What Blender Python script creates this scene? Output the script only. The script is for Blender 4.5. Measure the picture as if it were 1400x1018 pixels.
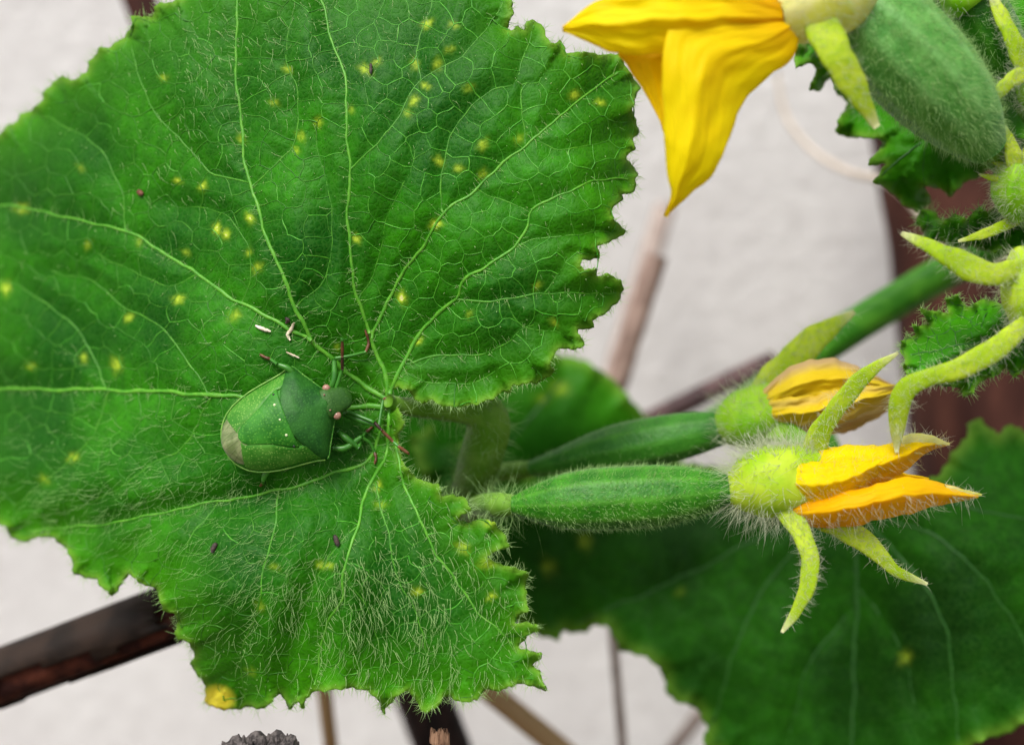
import bpy, math, random
import numpy as np
from mathutils import Vector, Matrix, kdtree
from mathutils.geometry import delaunay_2d_cdt

random.seed(7)
RNG = np.random.default_rng(7)
for o in list(bpy.data.objects):
    bpy.data.objects.remove(o)
scene = bpy.context.scene
COL = scene.collection

# ------------------------------------------------------------------ camera
HFOV = math.radians(45.0)
PITCH = math.radians(14.0)
CAM = np.array([0.0, 0.0, 0.24])
cam_d = bpy.data.cameras.new('camera')
cam = bpy.data.objects.new('camera', cam_d)
COL.objects.link(cam)
scene.camera = cam
cam.location = CAM
cam.rotation_euler = (math.radians(90) - PITCH, 0, 0)
cam_d.sensor_width = 36.0
cam_d.lens = 18.0 / math.tan(HFOV / 2)
cam_d.clip_start = 0.005
cam_d.clip_end = 50.0
cam_d.dof.use_dof = True
cam_d.dof.focus_distance = 0.1195
cam_d.dof.aperture_fstop = cam_d.lens / 3.6
cam_d.dof.aperture_blades = 0

# ------------------------------------------------------------------ light
world = bpy.data.worlds.new('World')
scene.world = world
world.use_nodes = True
wn = world.node_tree
for n in list(wn.nodes):
    wn.nodes.remove(n)
SUN_EL, SUN_AZ = 60.0, 212.0          # azimuth clockwise from +Y (north)
sky = wn.nodes.new('ShaderNodeTexSky')
sky.sky_type = 'NISHITA'
sky.sun_disc = False
sky.sun_elevation = math.radians(SUN_EL)
sky.sun_rotation = math.radians(SUN_AZ)
sky.air_density = 1.0
sky.dust_density = 4.0
hsv = wn.nodes.new('ShaderNodeHueSaturation')
hsv.inputs['Saturation'].default_value = 0.25     # thin overcast: grey rather than blue
bg = wn.nodes.new('ShaderNodeBackground')
bg.inputs['Strength'].default_value = 0.085
wo = wn.nodes.new('ShaderNodeOutputWorld')
wn.links.new(sky.outputs[0], hsv.inputs['Color'])
wn.links.new(hsv.outputs[0], bg.inputs['Color'])
wn.links.new(bg.outputs[0], wo.inputs['Surface'])
sun_d = bpy.data.lights.new('sun', 'SUN')
sun_d.energy = 1.5
sun_d.angle = math.radians(24)
sun_d.color = (1.0, 0.965, 0.91)
sun = bpy.data.objects.new('sun', sun_d)
COL.objects.link(sun)
az, el = math.radians(SUN_AZ), math.radians(SUN_EL)
to_sun = Vector((math.sin(az) * math.cos(el), math.cos(az) * math.cos(el), math.sin(el)))
sun.rotation_euler = to_sun.to_track_quat('Z', 'Y').to_euler()
sun.location = (0, 0, 3)
vs = scene.view_settings
vs.view_transform = 'Standard'
vs.look = 'None'
vs.gamma = 1.0
vs.use_curve_mapping = False
vs.exposure = 1.0
scene.cycles.use_denoising = True
scene.cycles.max_bounces = 8
scene.cycles.transparent_max_bounces = 8

# ------------------------------------------------------------------ pixel -> point
KPX = math.tan(HFOV / 2) / 700.0
RC = np.array(Matrix.Rotation(math.radians(90) - PITCH, 3, 'X'))
VIEW = RC @ np.array([0, 0, -1.0])      # away from the camera
UPC = RC @ np.array([0, 1.0, 0])
RIGHTC = RC @ np.array([1.0, 0, 0])

def P(px, py, d):
    """photo pixel + distance along the view (mm) -> world point in metres"""
    px, py, d = np.broadcast_arrays(np.asarray(px, float), np.asarray(py, float), np.asarray(d, float))
    c = np.stack([(px - 700) * KPX * d, -(py - 509) * KPX * d, -d], -1) * 0.001
    return c @ RC.T + CAM

def px2m(px, d):
    return px * KPX * d * 0.001

# ------------------------------------------------------------------ mesh helpers
def tris_of(faces):
    out = []
    for f in faces:
        for i in range(1, len(f) - 1):
            out.append((f[0], f[i], f[i + 1]))
    return np.array(out, np.int32)

def mesh_obj(name, verts, tris, mat, parent=None, smooth=True, root=None, attrs=None):
    """verts in world metres; the object's origin is its thing's base (root)"""
    verts = np.asarray(verts, np.float64)
    tris = np.asarray(tris, np.int32)
    base = np.zeros(3)
    p = parent
    chain = np.zeros(3)
    while p is not None:
        chain += np.array(p.location)
        p = p.parent
    loc = np.zeros(3)
    if parent is None:
        loc = verts.mean(0) if root is None else np.asarray(root, float)
    v = (verts - chain - loc).astype(np.float32)
    me = bpy.data.meshes.new(name)
    me.vertices.add(len(v))
    me.vertices.foreach_set('co', v.ravel())
    me.loops.add(len(tris) * 3)
    me.loops.foreach_set('vertex_index', tris.ravel())
    me.polygons.add(len(tris))
    me.polygons.foreach_set('loop_start', np.arange(len(tris), dtype=np.int32) * 3)
    me.polygons.foreach_set('loop_total', np.full(len(tris), 3, np.int32))
    me.polygons.foreach_set('use_smooth', np.full(len(tris), smooth, bool))
    me.update(calc_edges=True)
    if attrs:
        for k, a in attrs.items():
            at = me.attributes.new(k, 'FLOAT', 'POINT')
            at.data.foreach_set('value', np.asarray(a, np.float32))
    me.materials.append(mat)
    o = bpy.data.objects.new(name, me)
    o.location = loc
    if parent is not None:
        o.parent = parent
    COL.objects.link(o)
    return o

def empty(name, loc, label, cat, group=None):
    o = bpy.data.objects.new(name, None)
    o.location = loc
    o.empty_display_size = 0.005
    COL.objects.link(o)
    return tag(o, label, cat, group)

def tag(o, label, cat=None, group=None):
    o['label'] = label
    if cat:
        o['category'] = cat
    if group:
        o['group'] = group
    return o

def resample(pts, n):
    """Catmull-Rom through pts, n points evenly spaced"""
    pts = np.asarray(pts, float)
    if len(pts) == 2:
        t = np.linspace(0, 1, n)[:, None]
        return pts[0] * (1 - t) + pts[1] * t
    ext = np.vstack([2 * pts[0] - pts[1], pts, 2 * pts[-1] - pts[-2]])
    out = []
    for i in range(len(pts) - 1):
        p0, p1, p2, p3 = ext[i:i + 4]
        t = np.linspace(0, 1, 16, endpoint=False)[:, None]
        out.append(0.5 * (2 * p1 + (p2 - p0) * t + (2 * p0 - 5 * p1 + 4 * p2 - p3) * t ** 2 + (3 * p1 - p0 - 3 * p2 + p3) * t ** 3))
    out.append(pts[-1:])
    c = np.vstack(out)
    s = np.concatenate([[0], np.cumsum(np.linalg.norm(np.diff(c, axis=0), axis=1))])
    q = np.linspace(0, s[-1], n)
    return np.stack([np.interp(q, s, c[:, k]) for k in range(c.shape[1])], 1)

def linepath(pts, n):
    pts = np.asarray(pts, float)
    s = np.concatenate([[0], np.cumsum(np.linalg.norm(np.diff(pts, axis=0), axis=1))])
    q = np.linspace(0, s[-1], n)
    return np.stack([np.interp(q, s, pts[:, k]) for k in range(3)], 1)

def unit(a):
    return a / np.maximum(np.linalg.norm(a, axis=-1, keepdims=True), 1e-12)

def frames(path, ref=None):
    t = unit(np.gradient(path, axis=0))
    a = np.array(ref if ref is not None else VIEW, float)
    n = np.zeros_like(path)
    cur = a - t[0] * (a @ t[0])
    if np.linalg.norm(cur) < 1e-3:
        cur = UPC - t[0] * (UPC @ t[0])
    for i in range(len(path)):
        cur = cur - t[i] * (cur @ t[i])
        cur = cur / max(np.linalg.norm(cur), 1e-9)
        n[i] = cur
    b = np.cross(t, n)
    return t, n, b

def tube(path, rad, ns=12, flat=1.0, fn=None, ref=None, cap=True, rot=0.0):
    """swept tube; path (n,3) metres, rad (n,) metres; n-direction (towards view) scaled by flat"""
    path = np.asarray(path, float)
    rad = np.broadcast_to(np.asarray(rad, float), (len(path),))
    t, n, b = frames(path, ref)
    a = np.arange(ns) * 2 * math.pi / ns + rot
    k = np.ones((len(path), ns))
    if fn is not None:
        k = fn(np.linspace(0, 1, len(path))[:, None], a[None, :])
    v = path[:, None, :] + (rad[:, None] * k)[..., None] * (np.cos(a)[None, :, None] * n[:, None, :] * flat + np.sin(a)[None, :, None] * b[:, None, :])
    v = v.reshape(-1, 3)
    L = len(path)
    i, j = np.meshgrid(np.arange(L - 1), np.arange(ns), indexing='ij')
    i, j = i.ravel(), j.ravel()
    j2 = (j + 1) % ns
    q = np.stack([i * ns + j, (i + 1) * ns + j, (i + 1) * ns + j2, i * ns + j2], 1)
    tr = np.vstack([q[:, [0, 2, 1]], q[:, [0, 3, 2]]])
    if cap:
        c0, c1 = len(v), len(v) + 1
        v = np.vstack([v, path[0], path[-1]])
        j = np.arange(ns)
        tr = np.vstack([tr, np.stack([np.full(ns, c0), j, (j + 1) % ns], 1),
                        np.stack([np.full(ns, c1), (L - 1) * ns + (j + 1) % ns, (L - 1) * ns + j], 1)])
    return v, tr

def join(parts):
    V, T, o = [], [], 0
    for v, t in parts:
        V.append(v); T.append(np.asarray(t) + o); o += len(v)
    return np.vstack(V), np.vstack(T)

def vnormals(v, t):
    n = np.cross(v[t[:, 1]] - v[t[:, 0]], v[t[:, 2]] - v[t[:, 0]])
    out = np.zeros_like(v)
    for k in range(3):
        np.add.at(out, t[:, k], n)
    return unit(out)

def ribbon(left, right, n=30, m=13, bulge=0.5, thick=0.12, wav=0.0, ridge=0.0, seed=0, edge=2.6):
    """sheet between two edge lines given as (px, py, d); bulges towards the camera, with a real thickness (mm)"""
    r = np.random.default_rng(seed)
    l = resample(left, n); g = resample(right, n)
    w_ = np.linspace(0, 1, n); e_ = np.sin(np.pi * w_) * edge
    for q_ in (l, g):
        f1, f2, f3 = r.uniform(0, 6.28, 3)
        q_[:, 1] += e_ * (np.sin(21 * w_ + f1) * .5 + np.sin(43 * w_ + f2) * .35 + np.sin(80 * w_ + f3) * .2)
        q_[:, 0] += e_ * .6 * (np.sin(27 * w_ + f2) * .5 + np.sin(51 * w_ + f3) * .35)
    s = np.linspace(0, 1, m)[None, :, None]
    q = l[:, None, :] * (1 - s) + g[:, None, :] * s
    u = np.linspace(0, 1, m)[None, :]
    w = np.linspace(0, 1, n)[:, None]
    env = np.sin(np.pi * np.clip(w, 0.02, .98)) ** .5
    ph = r.uniform(0, 6.28, 6)
    dz = bulge * 4 * u * (1 - u) * env
    dz = dz + wav * (np.sin(9 * w + ph[0] + 3 * u) * (2 * u - 1) ** 2 + .5 * np.sin(17 * w + 5 * u + ph[1]))
    dz = dz + ridge * (np.exp(-((u - .5) / .07) ** 2) - .6 * np.exp(-((u - .25) / .08) ** 2) - .6 * np.exp(-((u - .75) / .08) ** 2)) * env
    dz = dz + .014 * np.sin(60 * u + 6 * np.sin(5 * w + ph[2]) + ph[3]) * env + wav * .3 * np.sin(31 * w + 14 * u + ph[4]) * np.sin(11 * u + ph[5])
    q = q.copy(); q[..., 2] -= dz
    f = P(q[..., 0], q[..., 1], q[..., 2]).reshape(-1, 3)
    i, j = np.meshgrid(np.arange(n - 1), np.arange(m - 1), indexing='ij')
    i, j = i.ravel(), j.ravel()
    a, b, c, d = i * m + j, (i + 1) * m + j, (i + 1) * m + j + 1, i * m + j + 1
    tr = np.vstack([np.stack([a, b, c], 1), np.stack([a, c, d], 1)])
    nn = vnormals(f, tr)
    if (nn @ VIEW).mean() > 0:
        tr = tr[:, ::-1]; nn = -nn
    return shell(f, tr, nn, thick * 0.001)

def shell(f, tr, nn, th):
    N = len(f)
    v = np.vstack([f, f - nn * th])
    e = np.vstack([tr[:, [0, 1]], tr[:, [1, 2]], tr[:, [2, 0]]])
    key = np.minimum(e[:, 0], e[:, 1]).astype(np.int64) * N + np.maximum(e[:, 0], e[:, 1])
    _, inv, cnt = np.unique(key, return_inverse=True, return_counts=True)
    bd = e[cnt[inv] == 1]
    rim = np.vstack([np.stack([bd[:, 1], bd[:, 0], bd[:, 0] + N], 1), np.stack([bd[:, 1], bd[:, 0] + N, bd[:, 1] + N], 1)])
    return v, np.vstack([tr, tr[:, ::-1] + N, rim])

def hair_mesh(base, dirv, length, bend, r0, seg=4):
    """tapering curved three-sided hairs"""
    N = len(base)
    dirv = unit(dirv)
    length = np.broadcast_to(length, (N,)); r0 = np.broadcast_to(r0, (N,))
    s = np.linspace(0, 1, seg + 1)
    c = base[:, None, :] + length[:, None, None] * (dirv[:, None, :] * s[None, :, None] + bend[:, None, :] * (s ** 2)[None, :, None])
    ref = np.where(np.abs(dirv @ np.array([0, 0, 1.0]))[:, None] > .9, np.array([1.0, 0, 0]), np.array([0, 0, 1.0]))
    n1 = unit(np.cross(dirv, ref)); n2 = np.cross(dirv, n1)
    rr = r0[:, None] * (1 - .8 * s[None, :])
    a = np.arange(3) * 2 * math.pi / 3
    ring = np.cos(a)[None, None, :, None] * n1[:, None, None, :] + np.sin(a)[None, None, :, None] * n2[:, None, None, :]
    v = c[:, :, None, :] + rr[:, :, None, None] * ring
    v = v.reshape(-1, 3)
    per = (seg + 1) * 3
    q = []
    for i in range(seg):
        for j in range(3):
            j2 = (j + 1) % 3
            A, B, C, D = i * 3 + j, (i + 1) * 3 + j, (i + 1) * 3 + j2, i * 3 + j2
            q += [(A, C, B), (A, D, C)]
    q.append((seg * 3, seg * 3 + 1, seg * 3 + 2))
    q = np.array(q)
    t = (np.arange(N) * per)[:, None, None] + q[None]
    return v, t.reshape(-1, 3)

def scatter(v, t, n, rng, weight=None):
    """random surface points with normals"""
    a = v[t[:, 0]]; b = v[t[:, 1]]; c = v[t[:, 2]]
    nn = np.cross(b - a, c - a)
    ar = np.linalg.norm(nn, axis=1)
    w = ar.copy()
    if weight is not None:
        w = w * weight((a + b + c) / 3, unit(nn))
    idx = rng.choice(len(t), n, p=w / w.sum())
    r1, r2 = rng.random(n), rng.random(n)
    f = r1 + r2 > 1
    r1[f] = 1 - r1[f]; r2[f] = 1 - r2[f]
    p = a[idx] + (b - a)[idx] * r1[:, None] + (c - a)[idx] * r2[:, None]
    return p, unit(nn)[idx]

def hairs_on(name, v, t, n, parent, mat, length=(0.5, 1.2), r=0.02, lean=None, leanw=.4, spread=.35, curl=.25, weight=None, seed=1):
    rng = np.random.default_rng(seed)
    p, nn = scatter(v, t, n, rng, weight)
    d = nn + spread * rng.normal(size=(n, 3))
    if lean is not None:
        d = d + leanw * np.asarray(lean)
    d = unit(d)
    L = rng.uniform(length[0], length[1], n) * 0.001
    bend = curl * rng.normal(size=(n, 3)) + (0 if lean is None else .2 * np.asarray(lean))
    hv, ht = hair_mesh(p - nn * 0.00002, d, L, bend, r * 0.001 * rng.uniform(.7, 1.3, n))
    o = mesh_obj(name, hv, ht, mat, parent)
    o['kind'] = 'stuff'
    return o

# ------------------------------------------------------------------ materials
def new_mat(name):
    m = bpy.data.materials.new(name)
    m.use_nodes = True
    nt = m.node_tree
    for n in list(nt.nodes):
        nt.nodes.remove(n)
    out = nt.nodes.new('ShaderNodeOutputMaterial')
    return m, nt, out

def ramp_mix(nt, fac, c1, c2):
    mx = nt.nodes.new('ShaderNodeMix'); mx.data_type = 'RGBA'
    nt.links.new(fac, mx.inputs[0])
    for sock, c in ((6, c1), (7, c2)):
        if isinstance(c, tuple):
            mx.inputs[sock].default_value = (*c, 1)
        else:
            nt.links.new(c, mx.inputs[sock])
    return mx.outputs[2]

def map_range(nt, val, a, b, c=0.0, d=1.0):
    mr = nt.nodes.new('ShaderNodeMapRange')
    mr.interpolation_type = 'SMOOTHSTEP'
    nt.links.new(val, mr.inputs[0])
    for i, x in enumerate((a, b, c, d)):
        mr.inputs[i + 1].default_value = x
    return mr.outputs[0]

def noise(nt, scale, detail=3, stretch=None):
    tc = nt.nodes.new('ShaderNodeTexCoord')
    nz = nt.nodes.new('ShaderNodeTexNoise')
    nz.inputs['Scale'].default_value = scale
    nz.inputs['Detail'].default_value = detail
    if stretch:
        mp = nt.nodes.new('ShaderNodeMapping')
        mp.inputs['Scale'].default_value = stretch
        nt.links.new(tc.outputs['Object'], mp.inputs[0])
        nt.links.new(mp.outputs[0], nz.inputs['Vector'])
    else:
        nt.links.new(tc.outputs['Object'], nz.inputs['Vector'])
    return nz.outputs[0]

def attr(nt, name):
    a = nt.nodes.new('ShaderNodeAttribute')
    a.attribute_name = name
    return a.outputs['Fac']

def finish(nt, out, col, rough, trans=0.0, tcol=None, sheen=0.0, spec=.5, bump=None, bdist=0.0001, bstr=.5, sheen_rough=.4, coat=0.0):
    pb = nt.nodes.new('ShaderNodeBsdfPrincipled')
    if isinstance(col, tuple):
        pb.inputs['Base Color'].default_value = (*col, 1)
    else:
        nt.links.new(col, pb.inputs['Base Color'])
    if isinstance(rough, float):
        pb.inputs['Roughness'].default_value = rough
    else:
        nt.links.new(rough, pb.inputs['Roughness'])
    pb.inputs['Specular IOR Level'].default_value = spec
    pb.inputs['Sheen Weight'].default_value = sheen
    pb.inputs['Sheen Roughness'].default_value = sheen_rough
    pb.inputs['Coat Weight'].default_value = coat
    if bump is not None:
        b = nt.nodes.new('ShaderNodeBump')
        b.inputs['Strength'].default_value = bstr
        b.inputs['Distance'].default_value = bdist
        nt.links.new(bump, b.inputs['Height'])
        nt.links.new(b.outputs[0], pb.inputs['Normal'])
    res = pb.outputs[0]
    if trans > 0:
        tr = nt.nodes.new('ShaderNodeBsdfTranslucent')
        c = tcol if tcol is not None else col
        if isinstance(c, tuple):
            tr.inputs[0].default_value = (*c, 1)
        else:
            nt.links.new(c, tr.inputs[0])
        ms = nt.nodes.new('ShaderNodeMixShader')
        ms.inputs[0].default_value = trans
        nt.links.new(res, ms.inputs[1]); nt.links.new(tr.outputs[0], ms.inputs[2])
        res = ms.outputs[0]
    nt.links.new(res, out.inputs['Surface'])

def mat_plain(name, c1, c2=None, scale=800, rough=.5, trans=0.0, tcol=None, sheen=0.0, spec=.5, bdist=0.0, stretch=None, lo=.35, hi=.65, coat=0.0, bscale=None):
    m, nt, out = new_mat(name)
    col, bump = c1, None
    if c2 is not None:
        nz = noise(nt, scale, 4, stretch)
        col = ramp_mix(nt, map_range(nt, nz, lo, hi), c1, c2)
    if bdist > 0:
        bump = noise(nt, bscale or scale * 2, 4, stretch)
    finish(nt, out, col, float(rough), trans, tcol, sheen, spec, bump, bdist, .7, coat=coat)
    return m

def mat_leaf(name, dark, light, rough=.42, trans=.2, sheen=.15, fine=1700.0, rim=(.07, .33, .002)):
    m, nt, out = new_mat(name)
    big = noise(nt, 60, 3)
    small = noise(nt, 900, 4)
    col = ramp_mix(nt, map_range(nt, big, .35, .68), dark, light)
    dk = tuple(c * .7 for c in dark)
    mx = ramp_mix(nt, map_range(nt, small, .3, .7, .0, .45), col, dk)
    # smallest vein net: pale lines too fine to pick apart
    tc = nt.nodes.new('ShaderNodeTexCoord')
    vo = nt.nodes.new('ShaderNodeTexVoronoi')
    vo.feature = 'DISTANCE_TO_EDGE'
    vo.inputs['Scale'].default_value = fine
    wv = nt.nodes.new('ShaderNodeTexNoise'); wv.inputs['Scale'].default_value = fine * .8
    ad = nt.nodes.new('ShaderNodeMixRGB'); ad.blend_type = 'LINEAR_LIGHT'; ad.inputs[0].default_value = .0004
    nt.links.new(tc.outputs['Object'], wv.inputs['Vector'])
    nt.links.new(tc.outputs['Object'], ad.inputs[1]); nt.links.new(wv.outputs['Color'], ad.inputs[2])
    nt.links.new(ad.outputs[0], vo.inputs['Vector'])
    ln = map_range(nt, vo.outputs['Distance'], .0, .16, 1.0, 0.0)
    sc = nt.nodes.new('ShaderNodeMath'); sc.operation = 'MULTIPLY'; sc.inputs[1].default_value = .16
    nt.links.new(ln, sc.inputs[0])
    mx = ramp_mix(nt, sc.outputs[0], mx, (.10, .30, .04))
    # yellow flecks and margins (their own shape on the leaf)
    mx = ramp_mix(nt, attr(nt, 'outer'), mx, tuple(c * 1.0 for c in rim))
    mx = ramp_mix(nt, attr(nt, 'margin'), mx, (.17, .34, .03))
    mx = ramp_mix(nt, attr(nt, 'yellow'), mx, (.72, .62, .04))
    mu = nt.nodes.new('ShaderNodeMath'); mu.operation = 'MULTIPLY'
    nt.links.new(attr(nt, 'fleck'), mu.inputs[0]); nt.links.new(map_range(nt, noise(nt, 1500, 5), .3, .6, .35, 1.15), mu.inputs[1])
    mx = ramp_mix(nt, mu.outputs[0], mx, (.5, .68, .04))
    mx = ramp_mix(nt, map_range(nt, mu.outputs[0], .8, 1.12), mx, (.78, .74, .32))
    bump = nt.nodes.new('ShaderNodeMath'); bump.operation = 'ADD'
    nt.links.new(map_range(nt, vo.outputs['Distance'], 0, .3), bump.inputs[0])
    nt.links.new(noise(nt, 3200, 3), bump.inputs[1])
    finish(nt, out, mx, float(rough), trans, None, sheen, .13, bump.outputs[0], .00004, .6)
    return m

M = {}
M['leaf'] = mat_leaf('leaf_green', (.004, .085, .0008), (.034, .25, .001), rough=.5, sheen=.0)
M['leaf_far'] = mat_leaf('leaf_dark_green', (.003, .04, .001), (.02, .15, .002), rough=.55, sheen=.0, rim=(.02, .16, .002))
M['leaf_young'] = mat_leaf('leaf_young_green', (.01, .12, .001), (.035, .25, .002), rough=.5, sheen=.0)
M['vein'] = mat_plain('vein_pale_green', (.07, .32, .012), (.13, .42, .025), 1500, .45, .15)
M['vein_fine'] = mat_plain('vein_fine_green', (.05, .32, .012), (.10, .4, .025), 1500, .45, .1)
M['vein_sec'] = mat_plain('vein_secondary_green', (.035, .2, .002), (.075, .31, .006), 900, .5, .1)
M['vein_faint'] = mat_plain('vein_faint_green', (.022, .16, .002), (.055, .26, .004), 900, .5, .1)
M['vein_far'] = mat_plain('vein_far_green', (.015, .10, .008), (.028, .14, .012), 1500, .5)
M['hair'] = mat_plain('hair_white', (.46, .7, .26), None, rough=.35, trans=.4)
M['hair_pale'] = mat_plain('hair_ivory', (.74, .78, .58), None, rough=.35, trans=.4)
M['hair_yellow'] = mat_plain('hair_yellow', (.75, .75, .35), None, rough=.35, trans=.4)
M['stem'] = mat_plain('stem_green', (.035, .2, .006), (.08, .3, .015), 400, .5, .1, spec=.25, bdist=.00006)
M['stem_pale'] = mat_plain('petiole_green', (.12, .3, .02), (.2, .4, .05), 400, .5, .2, spec=.25)
M['tan'] = mat_plain('cane_tan', (.32, .2, .085), (.46, .32, .16), 160, .6, stretch=(1, 1, .12), bdist=.0001)
M['ochre'] = mat_plain('cane_ochre', (.25, .13, .04), (.4, .25, .11), 160, .6, stretch=(1, 1, .12), bdist=.0001)
M['wall'] = None

# ------------------------------------------------------------------ the setting
def sheet(name, corners, mat):
    v = np.array(corners, float)
    o = mesh_obj(name, v, [(0, 1, 2), (0, 2, 3)], mat, smooth=False, root=v.mean(0))
    o['kind'] = 'structure'
    return o

m, nt, out = new_mat('soil')
c = ramp_mix(nt, map_range(nt, noise(nt, 60, 6), .35, .65), (.05, .032, .02), (.12, .085, .06))
finish(nt, out, c, .95, bump=noise(nt, 200, 6), bdist=.004)
M['soil'] = m
m, nt, out = new_mat('whitewashed_plaster')
c1 = ramp_mix(nt, map_range(nt, noise(nt, 22, 4), .3, .7), (.72, .70, .69), (.80, .785, .77))
c2 = ramp_mix(nt, map_range(nt, noise(nt, 260, 5), .42, .75, 0, .6), c1, (.6, .575, .56))
finish(nt, out, c2, .9, spec=.2, bump=noise(nt, 350, 6), bdist=.0012)
M['wall'] = m
WALL_Y = 0.245
ground = sheet('ground', [(-30, -30, 0), (30, -30, 0), (30, 30, 0), (-30, 30, 0)], M['soil'])
wv = []
for y in (WALL_Y, WALL_Y + .12):
    for (x, z) in ((-4, -.05), (4, -.05), (4, 2.2 if False else .62), (-4, .62)):
        wv.append((x, y, z))
wt = tris_of([(0, 1, 2, 3), (7, 6, 5, 4), (3, 2, 6, 7), (0, 4, 5, 1), (1, 5, 6, 2), (4, 0, 3, 7)])
wall = mesh_obj('garden_wall', np.array(wv), wt, M['wall'], smooth=False, root=(0, WALL_Y, 0))
tag(wall, 'pale whitewashed garden wall behind the vine and canes', 'wall')

def ground_hit(p, dirv):
    """extend from p along dirv to just under the ground"""
    s = (-0.01 - p[2]) / dirv[2]
    return p + dirv * s

# ------------------------------------------------------------------ canes and sticks
def bark_fn(seed, amp=.06, knots=()):
    r = np.random.default_rng(seed)
    ph = r.uniform(0, 6.28, 12)
    def fn(w, a):
        k = 1 + amp * (.5 * np.sin(3 * a + 9 * w + ph[0]) + .35 * np.sin(5 * a - 23 * w + ph[1]) + .3 * np.sin(31 * w + ph[2]) + .25 * np.sin(8 * a + 57 * w + ph[3]))
        for kn in knots:
            k = k + .14 * np.exp(-((w - kn) / .008) ** 2)
        return k
    return fn

def cane(name, label, p_hi, p_lo, r_px, mat, seed=0, extend=True, taper=1.0, knots=(), bow=0.0, n=90, ns=16, cat='cane', group=None, amp=.06, hook=None):
    """p_hi, p_lo: (px, py, d); continues below the picture down into the ground"""
    a = P(*p_hi); b = P(*p_lo)
    pts = [a, b]
    if extend:
        d = unit(b - a)
        if d[2] > -.25:
            d = unit(d + np.array([0, 0, -.35]))
        pts.append(ground_hit(b, d))
    if hook is not None:
        pts = [P(*h) for h in hook] + pts
    path = linepath(pts, n)
    w = np.linspace(0, 1, n)
    path = path + bow * np.sin(np.pi * w)[:, None] * RIGHTC[None]
    rad = px2m(r_px, p_hi[2]) * (1 + (taper - 1) * w)
    v, t = tube(path, rad, ns, fn=bark_fn(seed, amp, knots))
    o = mesh_obj(name, v, t, mat)
    return tag(o, label, cat, group)

M['bark_dark'] = mat_plain('bark_dark', (.008, .004, .0035), (.026, .013, .01), 350, .7, spec=.2, stretch=(1, 1, .3), bdist=.0003)
M['bark_red'] = mat_plain('bark_red_brown', (.035, .011, .008), (.085, .03, .02), 250, .8, spec=.2, bdist=.0003, stretch=(1, 1, .2))
M['twig_grey'] = mat_plain('twig_grey_brown', (.3, .23, .2), (.42, .34, .3), 300, .7, bdist=.0002)
M['twig_pink'] = mat_plain('twig_pinkish_brown', (.2, .125, .1), (.34, .23, .19), 300, .7, bdist=.0002)
M['twig_plum'] = mat_plain('twig_plum_brown', (.045, .02, .022), (.1, .05, .05), 300, .7, bdist=.0002)

cane('bamboo_cane', 'thin ochre cane rising straight from under the bug leaf', (415, 700, 172), (453, 1025, 172), 10, M['ochre'], 3, knots=(.3,), cat='cane')
cane('bamboo_cane', 'light tan cane slanting out from under the bug leaf', (480, 790, 166), (765, 1022, 168), 16, M['tan'], 4, knots=(.35,), cat='cane')
cane('wooden_stake', 'thick blackish stake standing under the bug leaf', (480, 700, 175), (612, 1030, 176), 36, M['bark_dark'], 5, cat='stake', amp=.05)
cane('dry_twig', 'thin grey twig upright against the wall below the large dark leaf', (816, 620, 176), (852, 1025, 178), 6.5, M['twig_grey'], 6, cat='twig')
cane('dry_twig', 'faint pale grey twig at the foot of the dark leaf edge', (985, 940, 205), (900, 1050, 205), 9, M['twig_grey'], 16, cat='twig')
cane('dry_twig', 'pinkish brown twig with blunt top against the wall beside the flower tip', (898, 350, 184), (800, 660, 186), 15, M['twig_pink'], 7, extend=False, cat='twig')
cane('dry_twig', 'pale slim twig leaning on the wall behind the pinkish twig', (908, 285, 228), (800, 640, 205), 14, M['twig_grey'], 8, extend=False, cat='twig')
cane('dry_twig', 'dark plum brown twig passing behind the rear cucumber', (1060, 492, 180), (690, 668, 182), 14, M['twig_plum'], 9, extend=False, cat='twig')
cane('wooden_stake', 'thick reddish brown bark stake standing behind the leafy flower cluster', (1285, -60, 198), (1400, 900, 205), 118, M['bark_red'], 10, cat='stake', amp=.07, ns=28)
cane('wooden_stake', 'red brown stake end showing above the leaf rim', (160, -80, 192), (592, 1030, 192), 22, M['bark_red'], 12, cat='stake')

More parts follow.
